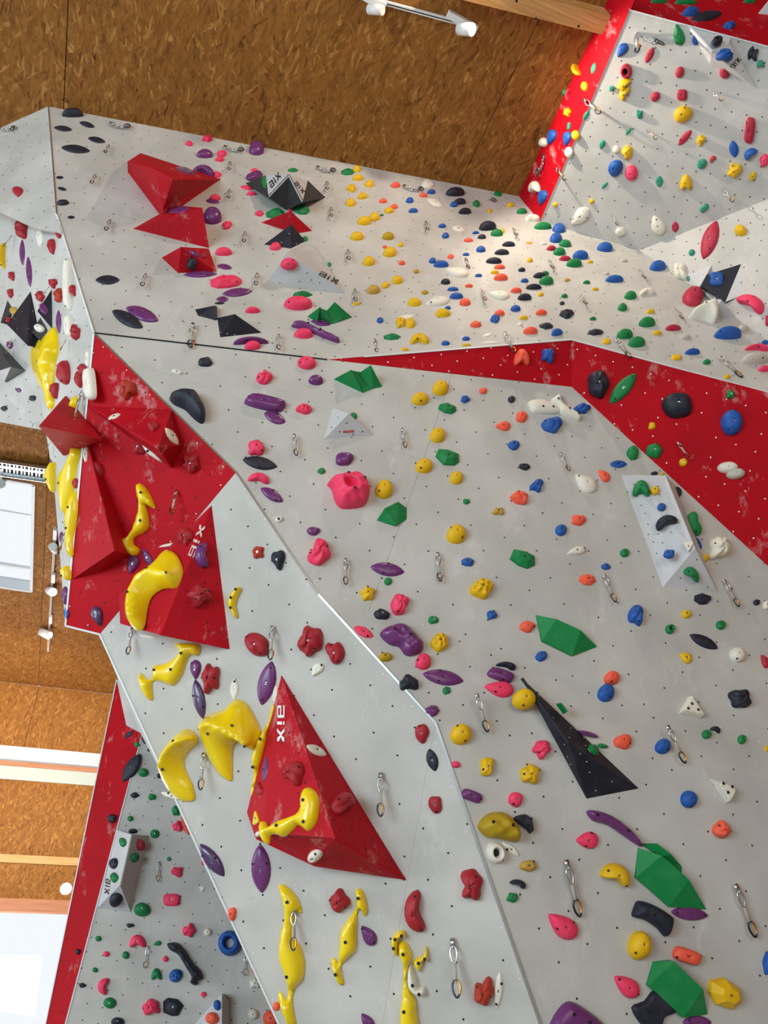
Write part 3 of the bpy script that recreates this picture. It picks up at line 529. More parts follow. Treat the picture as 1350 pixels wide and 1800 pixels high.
# ------------------------------------------------------------------ holds: x y width height turn colour+shape [facet]
HOLDS = """
128 198 38 17 0 Nd Bl;153 219 27 12 -20 Nl;111 226 32 11 -10 Nl;170 246 31 12 -15 Nl;133 262 51 16 -10 Nl;105 312 14 6 0 Nl;109 332 16 7 -15 Nl;111 356 21 11 0 Nb;125 382 14 6 0 Nl;189 492 43 17 0 Nl;224 561 54 34 -30 Nl;250 552 57 30 -22 Ul
31 337 20 19 90 Rt K;5 333 12 12 0 Wb I;37 404 24 33 0 Rn;70 414 13 40 88 Wl;102 411 12 17 0 Rn;90 434 16 28 0 Rn;39 444 10 46 92 Ul;51 478 11 54 100 Ul;3 450 14 46 90 Yk;20 486 12 17 0 Rn;18 516 12 17 0 Rn;93 499 17 18 0 Rn;119 500 19 93 92 Wq I;127 511 13 21 0 Rn I;102 519 18 26 0 An;70 521 19 20 0 Rn;77 543 16 22 100 Ul;24 547 15 15 0 Mo;11 562 18 14 0 Rn;70 577 21 15 -20 Wo;103 566 10 42 92 Ul;120 573 17 38 95 Wq;132 584 19 29 0 Rn
17 607 12 14 0 Ub;32 686 11 8 -20 Ut J;57 700 13 10 0 Nb J;7 718 13 10 0 Nb J;111 655 26 43 0 Rn I;95 687 17 29 0 Rn I;145 650 20 22 0 Rn I;138 667 17 30 0 Rn I;154 631 10 28 80 Wq I;157 675 25 58 100 Wq I;129 771 9 31 90 Wl I;89 815 6 16 90 Ul I;132 850 12 19 0 Rb I;108 945 9 22 90 Ul I;114 1047 12 33 90 Ut I;116 1078 7 22 90 Bl I
225 685 32 38 0 An;201 732 22 11 25 Wl;269 750 21 20 0 Rn;302 767 24 30 -50 Wl;244 786 25 27 0 Rn;337 816 32 34 0 Rn;153 800 14 31 95 Wo H;169 827 29 32 0 Rd H;259 980 20 32 115 Ul;235 992 22 34 75 Ut;298 958 38 9 45 Wl H;327 945 33 37 0 Rn;354 976 25 46 95 Uk;350 1048 45 42 0 Rn;261 1119 32 9 -20 Wl C;170 1083 22 35 110 Kt H
344 1177 20 35 90 Ut;350 1229 24 70 104 Kl;370 1193 33 55 0 Rn;412 1211 15 37 90 Wl;451 1133 43 42 -40 Rn;469 1201 34 78 78 Ul;556 1319 35 21 -22 Wl;516 1360 39 45 0 Rn;484 1219 10 34 80 Wl C;466 1352 11 46 78 Ul;454 1386 16 24 0 Rb;603 1412 42 40 0 Rn;450 1438 13 25 70 Ls;453 1466 9 10 0 Wo;554 1505 27 24 35 Wd;545 1127 46 57 0 Rn;589 1148 35 40 0 Rn;559 1177 22 24 60 Wt;742 1290 25 35 0 Rb C;760 1336 22 40 100 Nl C;765 1415 24 31 0 Rb C;454 971 21 22 0 An;489 985 25 36 0 Nn;373 1512 44 58 125 Kl;459 1527 35 86 92 Ul;598 1583 38 44 0 Rn;649 1645 28 36 -50 Ut;729 1601 37 75 100 Rk;829 1555 40 57 0 Rn C;851 1742 36 53 0 An;876 1741 16 65 82 Wl;647 1797 24 32 -50 Ut;408 1607 16 24 0 Ob C;486 1769 12 16 0 Ob;477 1790 30 30 0 Oo L2;303 1399 40 14 -35 Wl C
234 1461 16 9 0 Nd L2;272 1466 16 16 0 Go;312 1452 20 20 0 Pn;326 1452 16 32 115 Ol L2;252 1358 18 16 0 Gd;280 1364 9 9 0 No;237 1398 16 11 0 Nb;267 1401 14 12 0 Gb;309 1425 15 18 0 Gb;229 1439 11 10 0 Go;262 1318 7 6 0 Nb;227 1291 17 13 35 Nl;241 1309 10 11 0 Gb;231 1350 33 50 60 Nl L1;197 1439 19 16 0 Nb;252 1300 8 16 -70 Nl L1;216 1481 14 17 0 Gb;200 1518 17 20 40 No;201 1543 16 19 0 Gb;204 1582 24 26 0 No;248 1485 16 21 0 Cn;237 1508 17 17 0 Gd;250 1599 29 25 0 Gd L2;229 1627 14 8 0 Nb;173 1650 11 10 0 Gb;242 1654 30 23 0 Pk;187 1677 12 10 0 Po;221 1679 13 14 0 Go;167 1705 10 9 0 Go;145 1732 14 9 0 Nb;182 1734 21 30 80 Pk;193 1763 23 20 0 Go;207 1796 24 16 0 Nd;297 1510 8 8 0 To;311 1533 21 19 0 Pn;355 1563 10 10 0 Ws;302 1582 30 22 0 Pq;333 1635 25 26 0 Pn;365 1639 15 14 0 Wo;277 1658 14 9 15 Gt;404 1658 42 46 0 Bv L2;291 1686 11 10 0 Po;275 1712 19 21 0 Gk;309 1715 24 24 0 Bn;266 1770 33 30 0 Pn;305 1770 37 33 0 Nf;358 1748 11 9 0 Po;137 1673 10 11 0 Nb;382 1767 14 19 0 Bd;373 1790 25 22 0 Od;449 1728 20 18 0 Wn L2;447 1707 10 18 110 Ot L2;445 1783 19 20 0 Wo;357 1516 6 10 0 Po L2
400 494 50 22 0 Pt Bl;417 514 54 16 8 Ul;391 526 22 11 0 Ul;386 533 19 5 0 Nl;444 545 26 12 0 Pd;524 533 50 26 -8 Po;532 517 35 12 0 Gf;564 567 35 13 -10 Ul;533 586 33 19 -10 Pd;441 599 62 15 8 Uk;444 607 29 17 0 Pd
361 636 25 18 0 Nb;311 654 19 11 -35 Wq;465 663 30 27 0 Pn;539 638 33 24 -15 Po;555 668 26 19 -10 Ud;466 708 74 34 -24 Uq;483 734 38 24 -15 Ul;534 719 29 20 -10 Pc;621 732 13 14 0 Go A;451 787 30 29 0 Pn;457 814 61 25 -12 Nl;606 807 32 24 -10 Ub;565 828 15 12 0 Gf;454 841 38 21 -12 Pk;478 870 40 27 -25 Ul;490 913 13 12 0 Wv;675 860 31 35 0 Yd;551 934 24 16 0 Ub;561 970 42 49 0 Pn;681 1001 60 25 -8 Ul;682 1022 14 14 0 Go;646 1043 27 27 0 Yn;671 1080 29 20 -15 Nb;703 1063 34 39 0 Pn;639 1111 35 22 -20 Pl;772 1130 32 35 0 Yc;677 1155 25 17 0 Vd;744 1163 28 30 0 Pd;785 1214 15 15 0 Gf;779 1191 72 29 -10 Ul;719 1199 35 29 0 Nn;889 1171 36 16 -30 Nk;880 1187 49 28 -25 Uq;877 1212 52 29 -12 Pt;921 1229 42 38 0 Yd A3;760 1250 26 21 0 Uf;810 1291 38 38 0 Yd;801 1344 16 12 -10 Po;856 1348 24 33 10 Yn;931 1361 36 37 0 Yn;829 1399 37 26 -20 Uq;906 1406 26 27 0 Pb;871 1499 34 39 -15 Wv;898 1493 30 26 -50 Wl;928 1522 31 21 0 Mb;910 1554 29 17 -30 Nk;900 1578 21 18 0 Gb;1032 1477 40 31 0 Pt;990 1629 53 46 -40 Pt;1081 1538 54 43 -20 Yk;1211 1405 31 31 0 Bo;1268 1458 34 33 -30 On;1212 1606 66 25 -6 Ul;1124 1662 43 52 0 Yd;1207 1680 52 34 -18 Oq;1102 1735 45 40 -35 Pt;1274 1746 62 57 -20 Yf;1225 1797 52 24 0 Ul A3;1349 1693 18 42 0 Bb
626 534 13 7 0 Yb;668 563 12 11 0 Bo;714 557 31 9 12 Wl;704 567 17 20 0 Yn;721 568 18 19 0 Yd;689 592 30 12 0 Gf;737 595 34 20 0 Yk;712 614 14 6 0 Yb;783 603 15 9 0 Bd;819 595 14 8 0 Bd;820 606 16 5 0 Yb;836 570 20 12 0 Od;878 550 18 12 0 Od;870 560 17 16 0 Bc;906 542 18 12 0 Bd;857 589 18 7 18 Wl;862 602 34 5 4 Wl;728 531 24 16 0 Yd;778 550 27 16 0 Yd;787 541 11 7 0 Bd
774 682 29 28 0 Yd;738 701 31 24 0 Yd;786 718 33 21 -20 Gf;818 702 17 14 0 Bn;849 687 14 12 0 Oo;899 702 13 13 0 No;769 765 28 28 0 Yd;884 749 27 18 0 Ot;786 804 42 30 -20 Gf;745 819 31 27 0 Yd;917 733 21 21 0 Ob;1023 718 32 20 0 Bn A;970 747 38 30 0 Bn;903 783 21 18 0 Bb;922 821 20 13 -15 Nb;1112 796 22 26 -20 Gd A;1087 816 31 14 0 Bl;1062 837 21 22 -45 Ot
917 628 28 30 0 Ok;963 626 24 28 0 Bn;1052 676 38 52 0 Nn;1095 683 47 53 48 Gl;1146 749 13 13 0 Yb;1190 713 54 46 0 Nb;1286 743 39 46 0 Bo;1284 693 16 16 0 Gn;1150 793 29 28 0 Gb;1201 813 15 15 0 Yo G2;1279 822 37 21 5 Wo;1293 833 34 20 20 Eo G2
1030 851 38 34 -45 Wt A;1017 915 26 20 0 Ob;1150 832 13 7 0 Nd A;1164 833 8 5 0 Yd A;1127 858 31 29 0 Gk;1151 862 16 15 0 Yo;1163 891 15 14 0 Bo;1172 919 39 28 30 Nk;1176 974 20 16 0 Bb;1210 961 17 18 0 Ws;1215 1010 28 28 -30 Gk;1191 866 15 21 -70 Nk A;1219 921 30 44 110 Gk A;1226 954 16 23 -60 Bl A;1240 981 12 14 0 Yo A;1264 964 40 42 0 Wn A;1235 1053 31 21 -10 Nf;1330 1059 13 11 0 No;1347 1064 13 16 0 Wo;1206 1080 19 16 0 Yb;1178 1106 18 18 0 Gv;1267 1099 18 17 0 Go;1117 1082 28 38 0 Bn;1237 1128 50 28 -28 Nl;1098 972 17 16 0 Go;1065 996 18 13 0 Bf;1032 1019 31 21 -10 Of
802 840 24 24 0 Yd;820 882 13 11 0 Gf;943 854 25 25 0 Bn;912 875 32 25 0 On;875 899 21 14 0 Mn;802 939 35 35 0 Yd;986 932 21 21 0 Bo;1013 968 33 16 25 Wt;918 983 45 35 -25 Gf;822 988 23 16 -15 Bb;846 1035 43 38 0 Yc;865 1081 19 18 0 Bn;762 1090 19 15 0 Gf;927 1102 29 22 0 Ob;951 1154 21 19 0 Bb;1075 1192 28 26 0 Od;1065 1218 31 33 0 Bd;952 1318 34 34 0 Pn;1094 1304 33 28 0 Ob;1165 1312 29 28 0 Bd;1043 1318 20 19 -30 Gf;1034 1290 36 13 -42 Ul A3;1060 1311 18 9 -55 Gf A3;1205 1157 22 20 -20 Yt;1296 1151 28 28 -30 Wo;1345 1163 16 24 -50 Ct;1300 1228 42 33 0 Nn;1242 1291 18 17 0 Go;1257 1283 19 13 -25 Nk;1304 1300 16 17 0 Go;1348 1316 8 11 0 Yb
364 243 20 14 0 Pn Bl;332 252 13 11 0 Pn;360 270 29 17 0 Ud;390 270 17 13 0 Pn;386 279 16 12 0 Pn;451 260 27 27 0 Ud Bl;326 301 35 17 -20 Ul;357 301 39 23 -20 Uk;382 307 15 12 0 Pn;310 368 48 13 8 Ul;337 464 19 24 0 Nn;342 446 20 14 -50 Ul;359 448 11 12 0 Rt;352 482 60 12 4 Ul;373 379 34 32 0 Ud;399 396 18 16 0 Pn;378 347 20 12 0 Pd;374 354 25 9 -8 Ul;393 442 30 16 0 Pd;395 469 27 11 -10 Ul;394 495 50 25 0 Pf;447 299 13 7 0 Pd;447 309 30 19 30 Uq;434 330 24 9 -10 Pl;442 340 18 8 0 Pd;515 299 19 8 0 Gf;456 375 15 12 0 Pn;464 320 9 22 90 Gl;484 375 33 20 15 Gf Bl;530 368 30 19 -10 Gf Bl;536 420 10 10 0 Go Bl;484 433 20 15 0 Pd;508 464 30 22 0 Pd;579 465 6 9 -60 Gd Bl;510 369 10 6 0 Pd Bl
611 302 24 13 0 Gf;627 297 14 13 0 Yd Bl;629 312 19 12 0 Yd;649 323 16 14 0 Yd;617 331 17 16 0 Yn;637 344 17 14 0 Yn;616 356 18 15 0 Yd;695 325 17 11 0 Od;752 323 22 17 -80 Wt Bl;758 337 15 9 0 Bd;744 343 15 8 -10 Od;800 337 34 17 0 Nd;673 353 14 9 -10 Od;692 363 14 9 -10 Od;684 370 17 12 0 Yn;720 352 14 11 0 Bd;726 370 17 9 0 Bd;764 356 26 15 -25 Wl;808 354 22 12 0 Nd;798 359 14 11 0 Bd;817 371 23 12 0 Nd;658 381 19 16 0 Yd;640 388 25 17 0 Yd;671 378 7 4 0 Go;777 397 14 8 -10 Bd;783 414 13 11 0 Bd;806 402 23 11 -10 Wl;627 415 24 17 0 Yd;682 415 21 15 0 Vd;704 430 10 9 0 Yn;676 434 8 6 0 Od;685 443 24 19 0 Yd;648 459 22 18 0 Yd;706 462 12 9 0 Od;792 451 11 9 0 Oo;760 458 13 11 0 Bd;775 464 27 13 0 Bd;803 479 41 18 -25 Wt;731 477 11 9 0 Mn;698 492 20 16 0 Yd;677 501 14 13 0 Yd;656 509 24 17 0 Md;747 514 12 9 0 Vn;783 495 17 11 0 Nd;796 508 20 8 0 Bd;802 520 24 12 0 Bd;824 502 14 7 0 Od;769 529 42 18 25 Wt;817 531 20 14 0 Od;823 422 17 8 0 Od;819 447 12 6 0 Bd;836 409 12 6 0 Bd
837 358 13 13 -30 Gd;874 343 17 14 0 Gd Br;860 371 9 8 0 Yb;897 360 13 9 0 Yd;917 371 19 11 0 Gd;936 383 27 14 0 Wn Br;857 397 31 18 20 Nd;873 409 22 14 0 Gd;883 406 8 9 0 Yd;847 416 15 9 0 Nd;954 397 31 14 0 Gd;982 401 23 18 -20 Bd;977 418 22 19 0 Bd;993 428 22 14 -20 Gd;969 436 17 10 0 Cd;983 442 22 15 0 Gd;1020 448 28 17 -15 Bd;1063 434 28 18 -20 Bd;993 454 21 10 0 Cd;1009 462 28 16 0 Gd;930 427 13 5 0 Ml;955 428 12 6 0 Wn;894 429 23 10 0 Nd;845 438 17 12 0 Bd;882 443 26 11 0 Nd;868 458 28 12 -10 Nd;878 469 20 9 0 Od;869 478 15 8 0 Yd;880 487 25 13 0 Od;931 457 11 9 0 Yd;917 474 13 8 0 Nd;841 484 13 6 0 Bd;922 493 14 8 0 Bd;949 484 24 11 0 Nd;958 480 14 8 0 Gd;960 493 26 17 0 Gd;938 504 28 11 0 Nd;907 510 20 10 0 Od;950 517 11 9 0 Yb;877 519 37 16 -15 Wt;922 522 25 13 0 Nd;996 492 9 7 0 Mn;1031 496 13 7 0 Gd;1046 508 12 6 0 Yd;992 520 12 8 0 Gd;988 533 9 7 0 Nb;951 549 20 11 0 Od;996 552 27 18 0 Nf;920 558 16 8 0 Yd;1042 560 12 7 0 Gd;914 570 9 6 0 Wo;960 573 25 12 0 Nf;932 581 26 14 0 Od;979 584 20 14 0 Bc;1047 584 28 12 0 Nf;1066 600 14 10 0 Yq;1037 460 11 6 0 Yd;1066 481 10 6 0 Ed;1080 490 32 14 0 Bd;1097 458 12 6 0 Ed
939 328 22 20 0 Wk;954 347 18 26 70 Bt E;976 360 9 9 0 Yo D;1040 354 9 9 0 Yo;1021 379 33 32 40 Wt;1091 407 19 17 0 Wd D;1063 326 11 12 60 Tl;1158 396 26 34 -70 Wt;1187 399 13 20 90 Cl;1238 366 16 16 30 Tq;1248 422 33 68 72 Cl;1302 405 22 21 0 Yd;1216 444 11 12 50 To;1196 477 26 31 0 Wn D2;1156 467 29 20 0 Bd Br;1259 491 25 26 0 Bq;1211 490 6 10 0 To D2;1137 513 27 15 10 Wk;1108 519 22 16 0 Gd;1094 540 17 15 0 Gd;1143 547 15 9 0 Yd;1218 521 38 37 0 Co Br;1319 535 50 36 -35 Pk D2;1349 564 8 20 0 Cb D2;1279 585 49 24 -8 Bd Br;1305 577 19 15 0 Ed Br;1137 566 30 19 0 Gd;1183 576 28 12 0 Cd;1155 585 16 9 0 Yd;1205 592 17 9 0 Ed;1098 587 29 19 0 Gd;1119 601 31 20 0 Gd;1217 618 27 12 0 Bd;1189 628 17 11 0 Yq;1242 636 14 10 0 Gd;1330 611 44 14 -10 Pk Br;1326 630 48 22 0 Ed Br;1343 648 22 12 0 Pd;1344 602 14 9 0 Bd Br;1278 662 12 8 0 Yd Br
1142 97 17 28 70 Cl;1095 88 20 25 60 Bt D;1101 125 21 27 0 Cv;1098 150 24 25 60 Yk;1098 165 20 25 60 Yk;1076 156 12 10 0 Tn;1152 170 17 18 50 Co;1195 127 16 20 60 Co;1194 61 20 38 -75 Gt;1222 71 12 18 100 Bd D;1260 71 21 17 20 Nv;1274 97 31 24 -10 Bn;1274 127 19 23 0 Cd D;1320 93 12 25 75 Nl;1327 97 13 22 80 Nk;1337 112 14 14 0 Tk;1199 167 18 20 0 Cq;1201 201 33 30 40 Yd;1124 201 12 16 0 Tn;1105 231 11 13 50 Tl;1204 242 24 27 45 Cl;1232 247 16 20 60 Yn;1318 229 20 47 80 Cq;1290 262 17 30 95 Bl;1320 271 24 22 40 Bk;1059 254 11 16 70 Tt;1083 263 12 14 0 Wo;1102 268 19 26 0 Yn;1082 296 26 30 60 Bd;1110 304 23 28 0 Po;1234 288 17 18 50 To;1253 280 11 13 50 Ck;1291 300 26 27 30 Yn;1323 310 12 17 60 Yb;1344 282 18 24 0 Pb;1159 319 13 21 90 Tl;1206 320 22 27 0 Yk
1012 119 18 29 110 Yk E;1043 120 9 20 75 Tl;1027 152 13 18 60 Yb;991 160 13 17 90 Go E;998 167 11 24 80 Ck E;997 198 14 16 0 Yn;1030 203 11 18 65 Tl;1000 222 7 14 80 Tq;970 241 18 27 65 Bt E;954 250 18 18 0 Wo E;997 244 16 26 75 Bt;1011 238 14 18 0 Yo;999 268 14 20 70 Wo
1158 1 30 9 0 Gd F;1205 2 40 11 0 Gd F;1214 20 31 18 10 Bd F;1242 28 54 20 14 Nl F;1282 44 23 16 20 Bn F;1317 2 22 7 0 Gd F
"""
# larger traced holds: facet colour label depth outline [ridge]
POLY = [
('I','L','big yellow trumpet shaped macro hold on the prow side',.10,'97,575 103,600 103,622 98,640 95,690 96,712 88,721 85,710 82,693 71,678 58,649 55,620 63,604 80,590','96,600 78,640 90,690 91,712'),
('I','L','slim yellow feature hold with a dangling quickdraw on the prow side',.05,'137,696 128,718 119,733 118,747 122,760 119,778 121,793 124,769 130,747 133,724 138,711',''),
('I','L','long yellow dripping feature hold between white holds on the prow side',.06,'137,767 142,798 136,820 133,848 126,880 118,906 114,888 110,857 112,837 126,812 133,792',''),
('I','L','yellow strip hold running down the prow edge beside the tall dark red volume',.05,'136,862 137,893 134,921 130,950 128,980 124,964 125,935 124,910 129,888',''),
('I','L','yellow feature hold at the outer prow edge by the cable tray',.05,'97,812 98,830 97,865 93,858 87,845 86,836 92,824',''),
('I','L','small yellow hold low on the prow edge above the red corner',.05,'124,995 125,1015 122,1020 114,1008 117,1001',''),
('H','L','yellow antler shaped hold in the middle of the red prow face',.06,'247,850 240,857 244,879 244,902 229,941 213,947 213,958 226,974 239,977 246,966 236,957 237,945 257,934 263,919 258,893 258,888 271,894 273,890 267,874 257,857',''),
('H','W','white fin hold along the ridge of the long red roof volume',.04,'251,781 258,795 272,806 287,813 275,795 262,783',''),
('HV','L','big yellow saddle macro hold curling over the large red volume',.13,'297,968 311,976 321,999 319,1017 310,1033 287,1035 267,1049 259,1071 255,1097 249,1107 238,1107 227,1092 222,1071 225,1055 230,1049 235,1033 247,1012 271,992 287,971','233,1085 237,1045 250,1020 271,1009 312,1017'),
('C','L','yellow antler shaped hold below the large red volume on the grey prow',.06,'309,1131 349,1132 352,1146 347,1153 336,1151 327,1166 321,1186 307,1204 298,1204 282,1198 268,1199 269,1228 264,1230 253,1217 246,1194 248,1183 258,1192 267,1194 271,1188 271,1170 293,1166 311,1154 317,1143',''),
('C','L','huge yellow saddle macro hold beside the red pointed volume',.20,'410,1232 422,1230 436,1239 449,1261 459,1288 448,1319 424,1304 412,1309 409,1326 409,1357 408,1372 400,1371 384,1359 367,1332 356,1303 353,1274 358,1263 373,1253 396,1246','362,1276 378,1271 400,1282 424,1297 444,1312'),
('C','L','yellow kidney shaped macro hold at the outer edge of the grey prow',.15,'324,1282 336,1283 346,1292 348,1303 342,1312 331,1323 324,1337 328,1357 338,1377 343,1397 342,1406 333,1409 318,1406 300,1392 287,1372 282,1352 283,1332 291,1314 307,1294','288,1345 292,1328 304,1312 318,1302 340,1296'),
('CV','L','yellow bone shaped hold on the huge red pointed volume',.05,'544,1384 557,1393 562,1413 557,1445 544,1461 534,1456 524,1451 514,1461 499,1471 486,1467 476,1468 474,1481 469,1484 460,1473 458,1456 461,1445 468,1445 474,1454 489,1444 514,1435 529,1425 530,1405 536,1389',''),
('C','L','slim yellow strip hold down the edge of the huge red pointed volume',.05,'482,1239 481,1254 470,1286 469,1303 462,1334 451,1372 449,1394 444,1399 442,1390 447,1363 444,1334 448,1317 458,1292 473,1268 478,1243',''),
('C','L','small yellow banana hold beside the large red volume',.04,'425,1034 424,1039 418,1052 415,1067 419,1082 416,1087 411,1082 401,1062 407,1045 418,1032',''),
('C','L','tall yellow feature hold behind a hanging quickdraw on the lower prow',.06,'495,1554 509,1561 524,1579 530,1597 529,1605 519,1603 519,1647 528,1662 536,1690 533,1720 519,1738 514,1760 522,1810 509,1805 499,1783 490,1753 494,1743 505,1758 507,1738 499,1710 491,1682 493,1644 500,1617 500,1594 491,1561',''),
('C','L','yellow leaf shaped feature hold beside a red rock hold on the lower prow',.05,'632,1561 640,1570 646,1594 645,1607 640,1609 635,1598 628,1607 627,1663 620,1677 603,1693 600,1706 605,1727 600,1731 592,1722 583,1695 585,1683 591,1687 595,1693 597,1663 600,1634 613,1615 624,1599 627,1589 626,1565',''),
('C','L','small yellow hooked hold at the top of the bottom yellow feature',.05,'704,1634 713,1637 712,1647 704,1647 700,1661 699,1679 693,1671 689,1653 693,1642',''),
('C','L','long yellow feature hold cut by the bottom edge with a white hold beside it',.06,'707,1653 717,1658 724,1677 721,1693 715,1711 717,1735 731,1754 733,1775 735,1810 705,1810 705,1765 709,1738 709,1695 701,1677 701,1661',''),
('C','L','yellow star shaped hold on the lower prow',.04,'749,1662 753,1674 752,1689 745,1687 743,1695 738,1707 733,1701 727,1690 733,1682 745,1677',''),
('C','W','white club shaped hold beside the bottom yellow feature',.05,'721,1695 731,1714 736,1733 747,1733 749,1746 744,1748 731,1746 720,1735 717,1719',''),
('L2','N','long shiny black branch shaped hold on the far low wall',.12,'294,1660 299,1657 314,1658 328,1674 339,1692 351,1704 357,1718 353,1723 347,1723 347,1730 341,1732 334,1726 337,1717 326,1699 314,1679 299,1670',''),
('Bl','U','thin long purple blade hold under the upper green saddle',.05,'512,574 519,571 534,572 554,582 582,594 596,601 592,603 567,594 542,583 519,577',''),
('A','N','large black boulder hold overhanging the edge of the red prow face',.10,'298,701 306,695 320,691 336,692 345,695 353,707 361,723 360,740 353,745 340,736 325,721 306,712',''),
('A','P','huge pink jug hold with a deep crater on the main wall',.15,'575,852 586,842 609,838 629,838 642,848 649,863 646,881 634,892 602,895 589,883 584,865 579,857',''),
('A2','U','large purple bean shaped hold near the fold of the main wall',.07,'668,1118 674,1107 698,1099 713,1102 731,1120 743,1134 741,1147 723,1154 711,1151 701,1138 685,1134',''),
('A3','V','large olive bean shaped jug hold at the edge of the lower main wall',.10,'839,1451 849,1436 863,1428 877,1427 887,1429 898,1439 908,1453 912,1467 907,1480 896,1479 875,1474 856,1472 844,1462',''),
('A3','N','flat black bracket shaped hold behind the olive jug',.03,'902,1438 922,1431 932,1441 935,1452 936,1460 930,1465 925,1459 915,1451',''),
('A3','U','long curved purple blade hold above the large green faceted hold',.05,'1030,1427 1043,1424 1068,1431 1089,1444 1111,1463 1127,1485 1122,1487 1099,1472 1068,1451 1042,1443',''),
('A3','N','black arch shaped hold under the large green faceted hold',.06,'1121,1583 1148,1591 1173,1606 1180,1615 1176,1636 1167,1646 1153,1631 1132,1617 1111,1611 1112,1598',''),
('A3','N','navy hold partly behind the green faceted hold at the bottom',.02,'1148,1741 1172,1757 1186,1778 1167,1788 1160,1806 1132,1806 1109,1771 1132,1759',''),
('A3','U','large purple slab hold at the bottom edge beside the prow edge',.05,'969,1793 994,1761 1023,1770 1062,1803 1040,1815 971,1815',''),
('A','W','white plank hold with dark bolts, upper half of a crossed pair',.04,'928,708 944,704 958,707 977,717 981,728 940,727 931,719',''),
('A','W','white blade hold lying across the white plank hold',.05,'979,696 984,701 989,714 1016,731 1018,740 1013,741 984,729 978,717 967,706',''),
('A2','W','white triangle hold with dark bolt holes beside a hanging quickdraw',.05,'1192,1255 1206,1227 1211,1228 1233,1263 1229,1264',''),
('A3','W','white triangle hold pointing down with dark bolt holes',.05,'1247,1369 1285,1384 1284,1393 1275,1411',''),
('Br','W','white shark fin hold jutting from the upper back wall',.14,'1210,559 1228,548 1246,541 1258,543 1257,569 1237,563',''),
]
# quickdraws: top x y, bottom x y (or 0 0 to hang by itself), facet, mode (f free hanging, w lying on the wall)
QD = """
191 256 0 0 Bl w;168 308 0 0 Bl w;193 388 0 0 Bl w;256 483 0 0 Bl w;405 286 0 0 Bl w;404 334 0 0 Bl w;431 409 0 0 Bl w;452 482 0 0 Bl w;575 320 0 0 Bl w;582 366 0 0 Bl w;612 440 0 0 Bl w;624 510 0 0 Bl w;749 390 0 0 Bl w;819 455 0 0 Bl w;848 512 0 0 Br w;903 402 0 0 Br w;966 458 0 0 Br w;1022 519 0 0 Br w;1124 475 0 0 Br w;1188 544 0 0 Br w
339 572 334 612 Bl f;490 590 490 615 Bl w;659 598 663 620 Bl w;889 587 905 622 Br f;1084 597 1110 632 Br f;1270 630 1307 668 Br f
518 767 521 802 A w;708 756 713 788 A w;608 986 608 1029 A w;770 976 774 1024 A w;987 799 1002 829 A w;1064 1014 1083 1060 A w;1276 1024 1300 1068 A w;840 1226 858 1289 A3 w;1177 1282 1206 1344 A3 w;998 1522 1020 1615 A3 w;1297 1564 1330 1651 A3 w;1193 779 1210 806 G2 f
478 1106 475 1162 C f;669 1366 669 1438 C f;357 1330 352 1391 C f;516 1602 515 1674 C f;231 1108 224 1152 C f;796 1660 804 1758 C f;309 866 301 905 H f;141 694 127 747 I f;116 931 102 976 I f;20 415 6 434 I f;86 504 78 516 I f;116 597 106 616 I f;19 600 8 626 I f;88 778 80 795 I f;59 744 50 766 J f
279 1519 277 1551 L2 f;259 1667 254 1703 L2 f;432 1680 430 1716 L2 f;297 1388 296 1404 L2 f
1118 62 1124 92 D f;1254 163 1270 178 D f;1139 230 1154 246 D f;1272 336 1290 356 D f;1075 380 1086 396 D f;1028 177 1056 202 E f;978 297 994 318 E f
"""
CHAINS = "210 219 30 Bl;8 222 36 K;410 260 28 Bl;572 296 26 Bl;725 329 28 Bl;853 349 26 Br;950 286 -26 E;1140 66 26 D"
